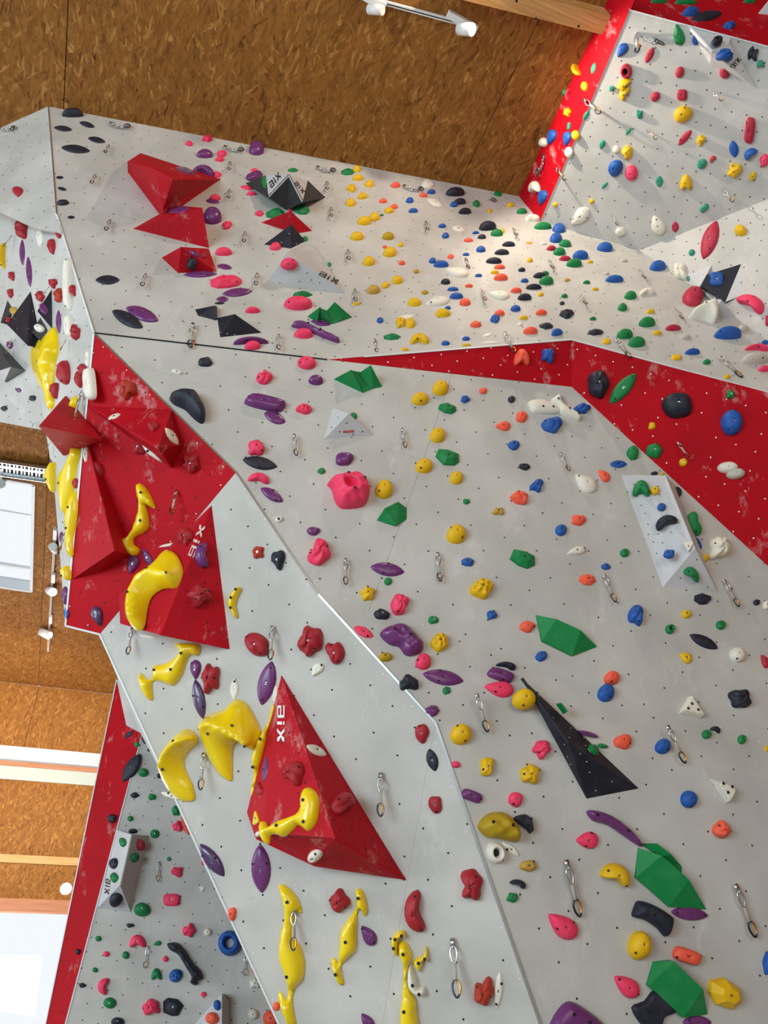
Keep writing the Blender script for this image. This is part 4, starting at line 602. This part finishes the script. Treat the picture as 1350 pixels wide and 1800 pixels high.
# ------------------------------------------------------------------ hold builder
NOUN = {'o': 'knob', 'b': 'nub', 'd': 'jug', 'l': 'blade', 't': 'teardrop', 'k': 'crescent', 's': 'triangle', 'q': 'block', 'f': 'faceted', 'n': 'rock', 'c': 'pocketed', 'v': 'ring'}
ASP = {'l': .36, 't': .6, 'k': .55, 'q': .5, 'f': .65}
DEP = {'o': .42, 'b': .38, 'd': .46, 'l': .13, 't': .28, 'k': .40, 's': .16, 'q': .26, 'f': .30, 'n': .44, 'c': .48, 'v': .42}
PL['HV'] = plane3(HP[0], HP[1], HP[3]); PL['CV'] = plane3(CP[0], CP[5], CP[4])
ALIAS = {'HV': 'C', 'CV': 'C'}
def outline(sh, N, r):
    a = np.arange(N) * 2 * math.pi / N; c, s = np.cos(a), np.sin(a)
    if sh in 'ov': x, y = .5 * c, .5 * s
    elif sh == 'd': x, y = .5 * c, .5 * np.where(s > 0, s, s * .72)
    elif sh == 'l': x = .5 * c; y = .5 * np.sign(s) * np.abs(s) ** 1.5
    elif sh == 't': x = .5 * c; y = .5 * s * (.5 + .5 * (1 + c) / 2 * 1.5) * np.abs(s) ** .25
    elif sh == 'k': x = .5 * c; y = .5 * s; y = np.where(s < 0, y * (.35 - .75 * np.cos(x * math.pi) ** 2 * .55), y)
    elif sh == 'q': q = (np.abs(c) ** 4 + np.abs(s) ** 4) ** -.25; x, y = .5 * c * q, .5 * s * q
    elif sh == 's':
        q = 1 / np.cos(((a + math.pi / 6 + math.pi) % (2 * math.pi / 3)) - math.pi / 3); x, y = .4 * c * np.minimum(q, 1.75), .4 * s * np.minimum(q, 1.75)
    elif sh == 'f':
        k = 7; aa = (np.arange(k) + r.uniform(-.22, .22, k)) * 2 * math.pi / k; rr = r.uniform(.82, 1.0, k)
        px_, py_ = .5 * rr * np.cos(aa), .5 * rr * np.sin(aa); t = np.arange(N) * k / N; i = t.astype(int); f = t - i; j = (i + 1) % k
        x, y = px_[i] * (1 - f) + px_[j] * f, py_[i] * (1 - f) + py_[j] * f
    else:
        rr = 1 + sum(r.uniform(-.11, .11) * np.cos(k * a + r.uniform(0, 6.3)) for k in (2, 3, 4, 5)) * (1.3 if sh == 'n' else .8); x, y = .5 * c * rr, .5 * s * rr
    o = np.stack([x, y], 1); o -= (o.max(0) + o.min(0)) / 2; return o / (o.max(0) - o.min(0))
def make_hold(x, y, wd, ht, rot, colc, sh, pl, seed):
    r = np.random.default_rng(seed); N = {'f': 14, 'l': 20, 'c': 30, 'n': 26}.get(sh, 20); n = pl[0]
    t = math.radians(rot); o = outline(sh, N, r) * (1, ASP.get(sh, .8) if rot else 1); o = np.stack([o[:, 0] * math.cos(t) - o[:, 1] * math.sin(t), o[:, 0] * math.sin(t) + o[:, 1] * math.cos(t)], 1); o[:, 1] *= -1; o -= (o.max(0) + o.min(0)) / 2; o = o / (o.max(0) - o.min(0)) * (wd, ht)
    tb0, tb1 = o.min(0) + (x, y), o.max(0) + (x, y); tc, ts = (tb0 + tb1) / 2, tb1 - tb0
    dist = np.linalg.norm(hit(x, y, pl) - EYE); size = dist * math.sqrt(wd * ht) / F; dep = DEP[sh] * size
    rings = {'l': 5, 'f': 2, 's': 3, 'c': 9, 'n': 8}.get(sh, 6)
    if sh == 's': prof = [(1, 0), (.97, .8), (.88, 1), (.3, 1.02)]
    elif sh == 'q': prof = [(1, 0), (.97, .45), (.88, .82), (.7, 1), (.35, 1.05)]
    elif sh == 'f': prof = [(1, 0), (.93, .35), (.48, 1), (.2, 1.04)]
    elif sh == 'v': prof = [(1, 0), (.93, .4), (.78, .85), (.62, 1), (.5, .92), (.44, .5), (.40, .15)]
    elif sh == 'l': prof = [(1, 0), (.93, .42), (.74, .78), (.45, .95), (.18, 1)]
    else: prof = [(math.cos(u) ** .8 if u < 1.5 else .16, math.sin(u) ** .9) for u in np.linspace(0, 1.42, rings + 1)]
    ax = r.uniform(-.15, .15, 2); ang = np.arange(N) * 2 * math.pi / N
    nz = [(r.integers(2, 7), r.uniform(0, 6.3), r.uniform(.5, 1)) for _ in range(4)]
    crat = [(math.cos(a) * rr, math.sin(a) * rr, r.uniform(.17, .27)) for a, rr in zip(np.arange(6) * 1.05 + r.uniform(0, 1), [.55, .6, .5, .6, .55, .62])] + [(0, 0, .2)]
    bolt = wd * ht > 200 and sh not in 'v' and min(wd, ht) > 9
    if bolt: sb = min(.34, max(.12, .018 / size)); prof = [p for p in prof if p[0] > sb * 1.15] + [(sb, prof[-1][1] if sh != 'c' else .95), (sb * .92, prof[-1][1] - .22)]
    cen, sc = np.array(tc), np.array([1.0, 1.0]); upv = ROT @ np.array([0, 1.0, 0]); upv = unit(upv - n * n.dot(upv))
    for it in range(7):
        O = hits(cen + o * sc, pl); c3 = hit(cen[0], cen[1], pl); hgt = abs((O - c3) @ upv).max(); V = []
        for (s, z) in prof:
            q = c3 + (O - c3) * s + n * (dep * z)
            if sh in 'dbc': q = q + upv * (.22 if sh == 'd' else .12) * hgt * z
            if sh == 'k': q = q - upv * .06 * hgt * z
            if sh == 'n' and s < .99:
                d_ = sum(a * np.cos(k * ang + f + 5 * s) for k, f, a in nz); q = q + n * (dep * .06 * d_ * (1 - s * .4))[:, None] + (O - c3) * (.028 * d_ * s)[:, None]
            if sh == 'c':
                qx, qy = s * np.cos(ang), s * np.sin(ang)
                for cx, cy, cr in crat: g = np.clip(1 - ((qx - cx) ** 2 + (qy - cy) ** 2) / cr ** 2, 0, 1); q = q - n * (dep * .34 * g ** .7)[:, None]
            V.append(q)
        Va = np.vstack(V); p = proj(Va); b0, b1 = p.min(0), p.max(0); bs = b1 - b0
        rs = np.clip(ts / bs, .6, 1.5); sc = np.clip(sc * rs, .38, 2.2); cen = cen + (tc - (b0 + b1) / 2) * .9
        if it >= 2 and (bs > ts * 1.10).any(): dep *= .86
    tip = c3 + n * dep * prof[-1][1] + (upv * (.22 if sh == 'd' else .12) * hgt * prof[-1][1] if sh in 'dbc' else 0)
    k = len(prof); V = np.vstack([O - n * .004, Va, tip[None]]); Fc = []
    for i in range(k):
        for j in range(N): a, b = i * N + j, i * N + (j + 1) % N; Fc.append((b, a, a + N, b + N))
    top = k * N
    for j in range(N): Fc.append((top + (j + 1) % N, top + j, len(V) - 1))
    # winding: make the first side face look outwards
    fn = np.cross(V[Fc[0][1]] - V[Fc[0][0]], V[Fc[0][2]] - V[Fc[0][0]])
    if fn.dot(V[Fc[0][0]] - c3) < 0: Fc = [f[::-1] for f in Fc]
    nm = NOUN[sh]; name = {'faceted': 'faceted_hold', 'pocketed': 'pocketed_hold'}.get(nm, nm + '_hold')
    ob = mesh(name, V, Fc, M[colc], None, loc=c3, smooth=sh not in 'fs')
    if bolt:
        br = sb * np.linalg.norm(O - c3, axis=1).mean() * .82; Vs, Fs = [], []; disc(Vs, Fs, tip + n * .002, n, min(br, .012), 6); disc(Vs, Fs, tip + n * .003, n, min(br, .012) * .55, 6)
        mesh('bolt', Vs, Fs, [M['steel'], M['black']], ob, loc=tip, fm=[0, 1])
    if sh == 'v': Vs, Fs = [], []; disc(Vs, Fs, tip + n * .004, n, .36 * np.linalg.norm(O - c3, axis=1).mean(), 12); mesh('hole_floor', Vs, Fs, M['grey'] if colc == 'B' else M['black'], ob, loc=tip)
    if wd * ht > 520 and sh in 'dbotlkqn':
        i = max(1, k // 2 - 1); Vr = Va[i * N:(i + 1) * N]
        for e in range(2 if wd * ht > 1000 else 1):
            j = int(r.integers(0, N)) if e == 0 else (j + N // 2 + int(r.integers(-2, 3))) % N; q = Vr[j]; qn = unit(np.cross(Vr[(j + 1) % N] - Vr[j - 1], Va[(i + 1) * N + j] - Va[(i - 1) * N + j])); qn = qn if qn.dot(n) > 0 else -qn
            if qn.dot(EYE - q) > 0: Vs, Fs = [], []; disc(Vs, Fs, q + qn * .003, qn, .0075, 8); mesh('screw_hole', Vs, Fs, M['black'], ob, loc=q)
    return ob, name
def facet_at(x, y, force):
    if force: return PL[force], force, None
    for poly, fp, (vn, noun, fk) in reversed(VOLF):
        if inpoly(x, y, poly): return fp, fk, noun
    for k in ('H', 'C', 'A', 'A2', 'A3', 'G1', 'G2', 'Br', 'Bl', 'E', 'D', 'D2', 'F', 'K', 'I', 'J', 'L0', 'L1', 'L2'):
        if inpoly(x, y, FACES[k]): return PL[k], k, None
    print('NO FACET', x, y); return PL['A'], 'A', None
for i, row in enumerate(HOLDS.replace('\n', ';').split(';')):
    if not row.strip(): continue
    v = row.split(); x, y, wd, ht, rot = map(float, v[:5]); colc, sh = v[5]
    pl, fk, on = facet_at(x, y, v[6] if len(v) > 6 else None)
    ob, name = make_hold(x, y, wd, ht, rot, colc, sh, pl, 100 + i)
    ITEMS.append(dict(x=x, y=y, obj=ob, col=HC[colc][0], noun=NOUN[sh], wall=fk, on=on, sz=max(wd, ht), mark=None, name=name))
def spline(P, k=3):
    P = np.asarray(P); n = len(P); out = []
    for i in range(n):
        a, b, c, d = P[i - 1], P[i], P[(i + 1) % n], P[(i + 2) % n]
        for t in np.arange(k) / k: out.append(.5 * ((2 * b) + (c - a) * t + (2 * a - 5 * b + 4 * c - d) * t * t + (3 * b - a - 3 * c + d) * t ** 3))
    return np.array(out)
def polyhold(fk, colc, label, depth, txt, ridge):
    P = np.array([[float(q) for q in s.split(',')] for s in txt.split()]); pl = PL[fk]; n = pl[0]
    tri = 'triangle' in label; B = spline(P, 3 if len(P) > 6 else 4) if not tri else P
    W = hits(B, pl); c3 = W.mean(0); u = unit(W[0] - c3); u = unit(u - n * n.dot(u)); v = np.cross(n, u)
    q = np.stack([(W - c3) @ u, (W - c3) @ v], 1); sz = max(q.max(0) - q.min(0)); st = sz / (26 if not tri else 16)
    def dseg(p, A_, closed=True):
        A_ = np.asarray(A_); Bn = np.roll(A_, -1, 0) if closed else A_[1:]; A_ = A_ if closed else A_[:-1]; d = Bn - A_
        t = np.clip(((p[:, None] - A_) * d).sum(2) / ((d * d).sum(1) + 1e-12), 0, 1); return np.linalg.norm(p[:, None] - A_ - t[..., None] * d, axis=2).min(1)
    g = [(a, b) for a in np.arange(q[:, 0].min(), q[:, 0].max(), st) for b in np.arange(q[:, 1].min(), q[:, 1].max(), st) if inpoly(a, b, q)]
    g = np.array(g); g = g[dseg(g, q) > st * .45]; allp = [Vector(p) for p in q] + [Vector(p) for p in g]
    R = None
    if ridge: R = hits([[float(s) for s in p.split(',')] for p in ridge.split()], pl, depth * .5); R = np.stack([(R - c3) @ u, (R - c3) @ v], 1)
    res = delaunay_2d_cdt(allp, [], [list(range(len(q)))], 1, 1e-6); vt = np.array([list(p) for p in res[0]]); de = dseg(vt, q); dm = de.max()
    if R is not None: dr = dseg(vt, R, False); z = depth * (de / (de + dr + 1e-9)) ** .8
    elif 'flat' in label or tri or 'partly' in label: z = depth * np.clip(de / (dm * .22), 0, 1) ** .6
    else: z = depth * np.sqrt(np.clip(1 - (1 - np.minimum(de / dm, 1)) ** 2, 0, 1))
    if 'crater' in label:
        cc = hit(617, 853, pl, depth * .6); cc = np.array([(cc - c3) @ u, (cc - c3) @ v]); rr = np.linalg.norm((vt - cc) / (1.2, 1), axis=1); z = z - depth * .7 * np.clip(1 - (rr / (.155 * sz)) ** 3, 0, 1)
    if 'branch' in label or 'bean' in label or 'jug' in label: z = z * (1 + .10 * np.sin(vt[:, 0] * 60) * np.sin(vt[:, 1] * 70))
    edge = de < 1e-5; Z = np.where(edge, .010, z + .010)
    V = c3 + vt[:, :1] * u + vt[:, 1:2] * v + n * Z[:, None]; Fc = [list(f) for f in res[2]]
    if np.cross(V[Fc[0][1]] - V[Fc[0][0]], V[Fc[0][2]] - V[Fc[0][0]]).dot(n) < 0: Fc = [f[::-1] for f in Fc]
    ec = {}
    for f in Fc:
        for i in range(3): ec[(f[i], f[(i + 1) % 3])] = 1
    rim = [e for e in ec if (e[1], e[0]) not in ec]; b = len(V); low = {}
    for a_, b_ in rim:
        for i in (a_, b_):
            if i not in low: low[i] = b + len(low)
    V = np.vstack([V] + [(V[i] - n * (Z[i] + .003))[None] for i in low]); Fc += [[b_, a_, low[a_], low[b_]] for a_, b_ in rim]
    ob = mesh('macro_hold', V, Fc, M[colc], None, loc=c3, smooth=not tri); tag(ob, label, 'climbing hold', 'macro holds')
    # bolts on the crown
    r = np.random.default_rng(len(label)); cand = np.argsort(-z)[:max(4, len(z) // 5)]; used = []
    for i in r.permutation(cand):
        if all(np.linalg.norm(vt[i] - vt[j]) > sz * .28 for j in used):
            used.append(i); Vs, Fs = [], []; disc(Vs, Fs, V[i] + n * .004, n, .010, 8); mesh('bolt', Vs, Fs, M['black'], ob, loc=V[i])
        if len(used) >= 3: break
    ctr = P.mean(0); ITEMS.append(dict(x=ctr[0], y=ctr[1], obj=None, col=HC[colc][0].replace('lemon ', ''), noun='macro' if sz > .35 else 'feature', wall=ALIAS.get(fk, fk), on=None, sz=60, mark=label, name='macro_hold'))
for rec in POLY: polyhold(*rec)

# ------------------------------------------------------------------ quickdraws
def loop_pts(w, l, k=14, skew=.25):
    return [np.array([w * math.sin(a) * (1 + skew * math.cos(a)) / 2, 0, -l / 2 + l / 2 * math.cos(a)]) for a in np.arange(k) * 2 * math.pi / k]
def qd_meshes():
    ms = []
    Vh, fh = boxpts(np.array([0, .0, .012]), np.array([.014, 0, 0]), np.array([0, .0022, 0]), np.array([0, 0, .022])); V2, f2 = tube([np.array([.0, .012 * math.sin(a), -.012 + .014 * math.cos(a)]) for a in np.arange(10) * .628], .0035, 5, True)
    ms.append(('bolt_hanger', Vh + V2, fh + [tuple(i + 8 for i in f) for f in f2], [M['steel']], None))
    V, f = tube([p + np.array([0, 0, -.010]) for p in loop_pts(.040, .092)], .0062, 5, True); ms.append(('upper_carabiner', V, f, [M['steel']], None))
    V, f = boxpts(np.array([0, 0, -.142]), np.array([.0105, 0, 0]), np.array([0, .0045, 0]), np.array([0, 0, .058])); ms.append(('sling', V, f, [M['webbing']], None))
    pts = [p + np.array([0, 0, -.185]) for p in loop_pts(.046, .088)]; V, f = tube(pts, .0066, 6, True)
    ms.append(('lower_carabiner', V, f, [M['dark_steel'], M['gold']], [1 if 9 <= i // 6 <= 12 else 0 for i in range(len(f))]))
    return ms
QM = []
for nm, V, f, mats, fm in qd_meshes():
    me = bpy.data.meshes.new(nm); me.from_pydata([list(map(float, v)) for v in V], [], f)
    for x in mats: me.materials.append(x)
    if fm: me.polygons.foreach_set('material_index', fm)
    me.polygons.foreach_set('use_smooth', [True] * len(me.polygons)); QM.append((nm, me))
def quickdraw(x, y, x2, y2, pl, fk, mode):
    n = pl[0]; top = hit(x, y, pl, .03); down = np.array([0, 0, -1.0])
    if mode == 'w':
        dn = down - n * n.dot(down); dn = unit(dn)
        if x2: b = hit(x2, y2, pl, .035); vec = b - top; L = np.linalg.norm(vec); vec = vec / L
        else: vec, L = unit(dn + n * .10), .19
    else:
        lo, hi = .05, 1.2
        for _ in range(30):
            mid = (lo + hi) / 2
            if proj(top + down * mid)[0][1] < y2: lo = mid
            else: hi = mid
        L = min(lo, .42); vec = down; b = hit(x2, y2, pl, .0)
        off = proj(top + down * L)[0][0] - x2; vec = unit(vec + (ROT @ np.array([1.0, 0, 0])) * float(np.clip(-off / F * np.linalg.norm(top - EYE) / L, -.45, .45)))
    z = -vec; yv = unit(n - z * n.dot(z)); xv = np.cross(yv, z); s = L / .285
    Mx = Matrix(np.column_stack([xv * s, yv * s, z * s]).tolist()).to_4x4(); Mx.translation = top.tolist()
    t = empty('quickdraw', (0, 0, 0)); t.matrix_world = Mx; t['qd'] = 1
    for nm, me in QM: o = bpy.data.objects.new(nm, me); COL.objects.link(o); o.parent = t
    p = hit(x, y, pl, 0); 
    ITEMS.append(dict(x=x, y=(y + (y2 or y + 22)) / 2, obj=t, col='hanging', noun='quickdraw', wall=fk, on=None, sz=20, mark=None, name='quickdraw'))
for row in QD.replace('\n', ';').split(';'):
    if row.strip():
        v = row.split(); pl, fk = PL[v[4]], v[4]
        if v[5] == 'w' or v[4] in 'CHA':
            pl2, fk2, on = facet_at(float(v[0]), float(v[1]), None)
        quickdraw(*map(float, v[:4]), pl, fk, v[5])
for row in CHAINS.split(';'):
    v = row.split(); x, y, wd = map(float, v[:3]); pl = PL[v[3]]; n = pl[0]; s = 1 if wd > 0 else -1; wd = abs(wd)
    p, q = (hit(x - wd / 2, y - 2, pl, .015), hit(x + wd / 2, y + 2, pl, .015)) if s > 0 else (hit(x + 5, y - wd / 2, pl, .015), hit(x - 5, y + wd / 2, pl, .015))
    t = empty('chain_anchor', p.tolist()); d = q - p; L = np.linalg.norm(d); dn = np.array([0, 0, -1.0]); dn = unit(dn - n * n.dot(dn))
    for c in (p, q):
        V, f = boxpts(c + n * .002, unit(d) * .016, dn * .024, n * .004); mesh('bolt_hanger', V, f, M['steel'], t, loc=c)
    k = max(6, int(L / .035))
    for i in range(k):
        a = (i + .5) / k; c = p + d * a + dn * (.05 * 4 * a * (1 - a) + .02) + n * .01; tg = unit(d / L + dn * .2 * (1 - 2 * a)); sd = n if i % 2 else np.cross(n, tg)
        V, f = tube([c + tg * .026 * math.cos(b) + sd * .013 * math.sin(b) for b in np.arange(8) * math.pi / 4], .0042, 4, True); mesh('link', V, f, M['steel'], t, loc=c, smooth=True)
    V, f = tube([q + dn * (.045 + .04 * math.cos(b)) + unit(d) * .028 * math.sin(b) + n * .02 for b in np.arange(10) * .628], .005, 5, True); mesh('ring', V, f, M['dark_steel'], t, loc=q, smooth=True)
    ITEMS.append(dict(x=x, y=y, obj=t, col='steel', noun='chain', wall=v[3], on=None, sz=25, mark=None, name='chain_anchor'))

# ------------------------------------------------------------------ lettering printed on the volumes
GLY = [[(0, .84, 1, 1), (.78, 0, 1, 1), (0, .42, .8, .56), (0, 0, .2, .5), (0, 0, 1, .14)], [(1.3, 0, 1.55, .66), (1.3, .8, 1.55, 1)]]
def lettering(parent, pl, p0, p1, p2, mat, off=.004):
    p0, p1, p2 = map(np.array, (p0, p1, p2)); V, Fc = [], []
    def quad(uv):
        b = len(V); px = [p0 + (p1 - p0) * (a / 2.9) + (p2 - p0) * h for a, h in uv]
        for q in hits(px, pl, off): V.append(q)
        Fc.append(tuple(range(b, b + len(uv))))
    for g in GLY:
        for a, b, c, d in g: quad([(a, b), (c, b), (c, d), (a, d)])
    for pts in ([(1.85, 0), (2.1, 0), (2.42, .42), (2.42, .58), (2.1, 1), (1.85, 1), (2.2, .5)], [(2.9, 0), (2.9, .25), (2.55, .5), (2.9, .78), (2.9, 1), (2.6, .95), (2.42, .58), (2.42, .42), (2.6, .05)]): quad(pts)
    n = pl[0]; c = np.mean(V, 0); mesh('lettering', V, Fc, mat, parent, loc=c)
lettering(wv, plane3(WP[1], WP[3], WP[4]), (560, 483), (592, 499), (565, 476), M['print_black'])
lettering(star, plane3(SP[1], SP[2], SP[6]), (477, 331), (494, 311), (472, 322), M['print_black'])
lettering(star, plane3(SP[2], SP[3], SP[7]), (517, 322), (532, 340), (522, 318), M['print_black'])
lettering(cv, PL['CV'], (487, 1240), (487, 1303), (500, 1240), M['print_white'])
lettering(hv, plane3(HP[0], HP[3], HP[4]), (330, 976), (351, 922), (340, 980), M['print_white'])
lettering(spike_vol, plane3(WD[2], WD[5], WD[3]), (1282, 117), (1296, 101), (1290, 121), M['print_black'])
lettering(fv, plane3(FP[0], FP[1], FP[4]), (186, 1544), (183, 1570), (194, 1546), M['print_black'])
V, Fc = [], []
for i, (a, b) in enumerate(((603, 757), (607, 757), (611, 757), (615, 756), (619, 756))):
    base = len(V); V += list(hits([(a, b), (a + 3, b), (a + 3, b + 4), (a, b + 4)], plane3(PP[1], PP[2], PP[3]), .004)); Fc.append(tuple(range(base, base + 4)))
mesh('printed_mark', V, Fc, M['print_red'], pv, loc=V[0])

# ------------------------------------------------------------------ labels: look first, then the neighbours it sits by
def sname(it):
    if it['mark'] and it['obj'] is None and it['name' if 'name' in it else 'noun'] != 'macro_hold': return it['noun'].replace('_', ' ')
    return (it['col'] + ' ' + it['noun']).strip()
def rel(a, b):
    dx, dy = a['x'] - b['x'], a['y'] - b['y']
    return 'beside' if abs(dx) > 1.4 * abs(dy) else ('below' if dy > 0 else 'above')
SEEN = set()
for it in ITEMS:
    if it['obj'] is None: continue
    s = it['sz']; size = 'tiny' if s < 12 else 'small' if s < 20 else 'medium' if s < 34 else 'large'
    if it['noun'] in ('quickdraw', 'chain'): head = 'hanging quickdraw' if it['noun'] == 'quickdraw' else 'steel chain anchor'
    else: head = '%s %s %s hold' % (size, it['col'], it['noun'])
    where = 'on the ' + WALLSAY[it['wall']]
    nb = sorted((o for o in ITEMS if o is not it and not (o['noun'] == it['noun'] and o['col'] == it['col'])), key=lambda o: (o['x'] - it['x']) ** 2 + (o['y'] - it['y']) ** 2)[:7]
    done = False
    for i in range(len(nb)):
        for j in range(i + 1, len(nb)):
            a, b = nb[i], nb[j]
            lab = '%s %s %s and %s %s %s' % (head, rel(it, a), sname(a), rel(it, b), sname(b), where)
            if sname(a) == sname(b) or lab in SEEN or len(lab.split()) > 16: continue
            done = True; break
        if done: break
    if not done: lab = '%s %s %s %s' % (head, rel(it, nb[0]), sname(nb[0]), where); print('FALLBACK', lab)
    SEEN.add(lab); cat = {'quickdraw': 'quickdraw', 'chain': 'chain anchor'}.get(it['noun'], 'climbing hold')
    grp = {'quickdraw': 'quickdraws on the ', 'chain': 'chain anchors on the '}.get(it['noun'], it['col'] + ' holds on the ') + WALLSAY[it['wall']]
    tag(it['obj'], lab, cat, grp)
    if 'qd' in it['obj']: del it['obj']['qd']
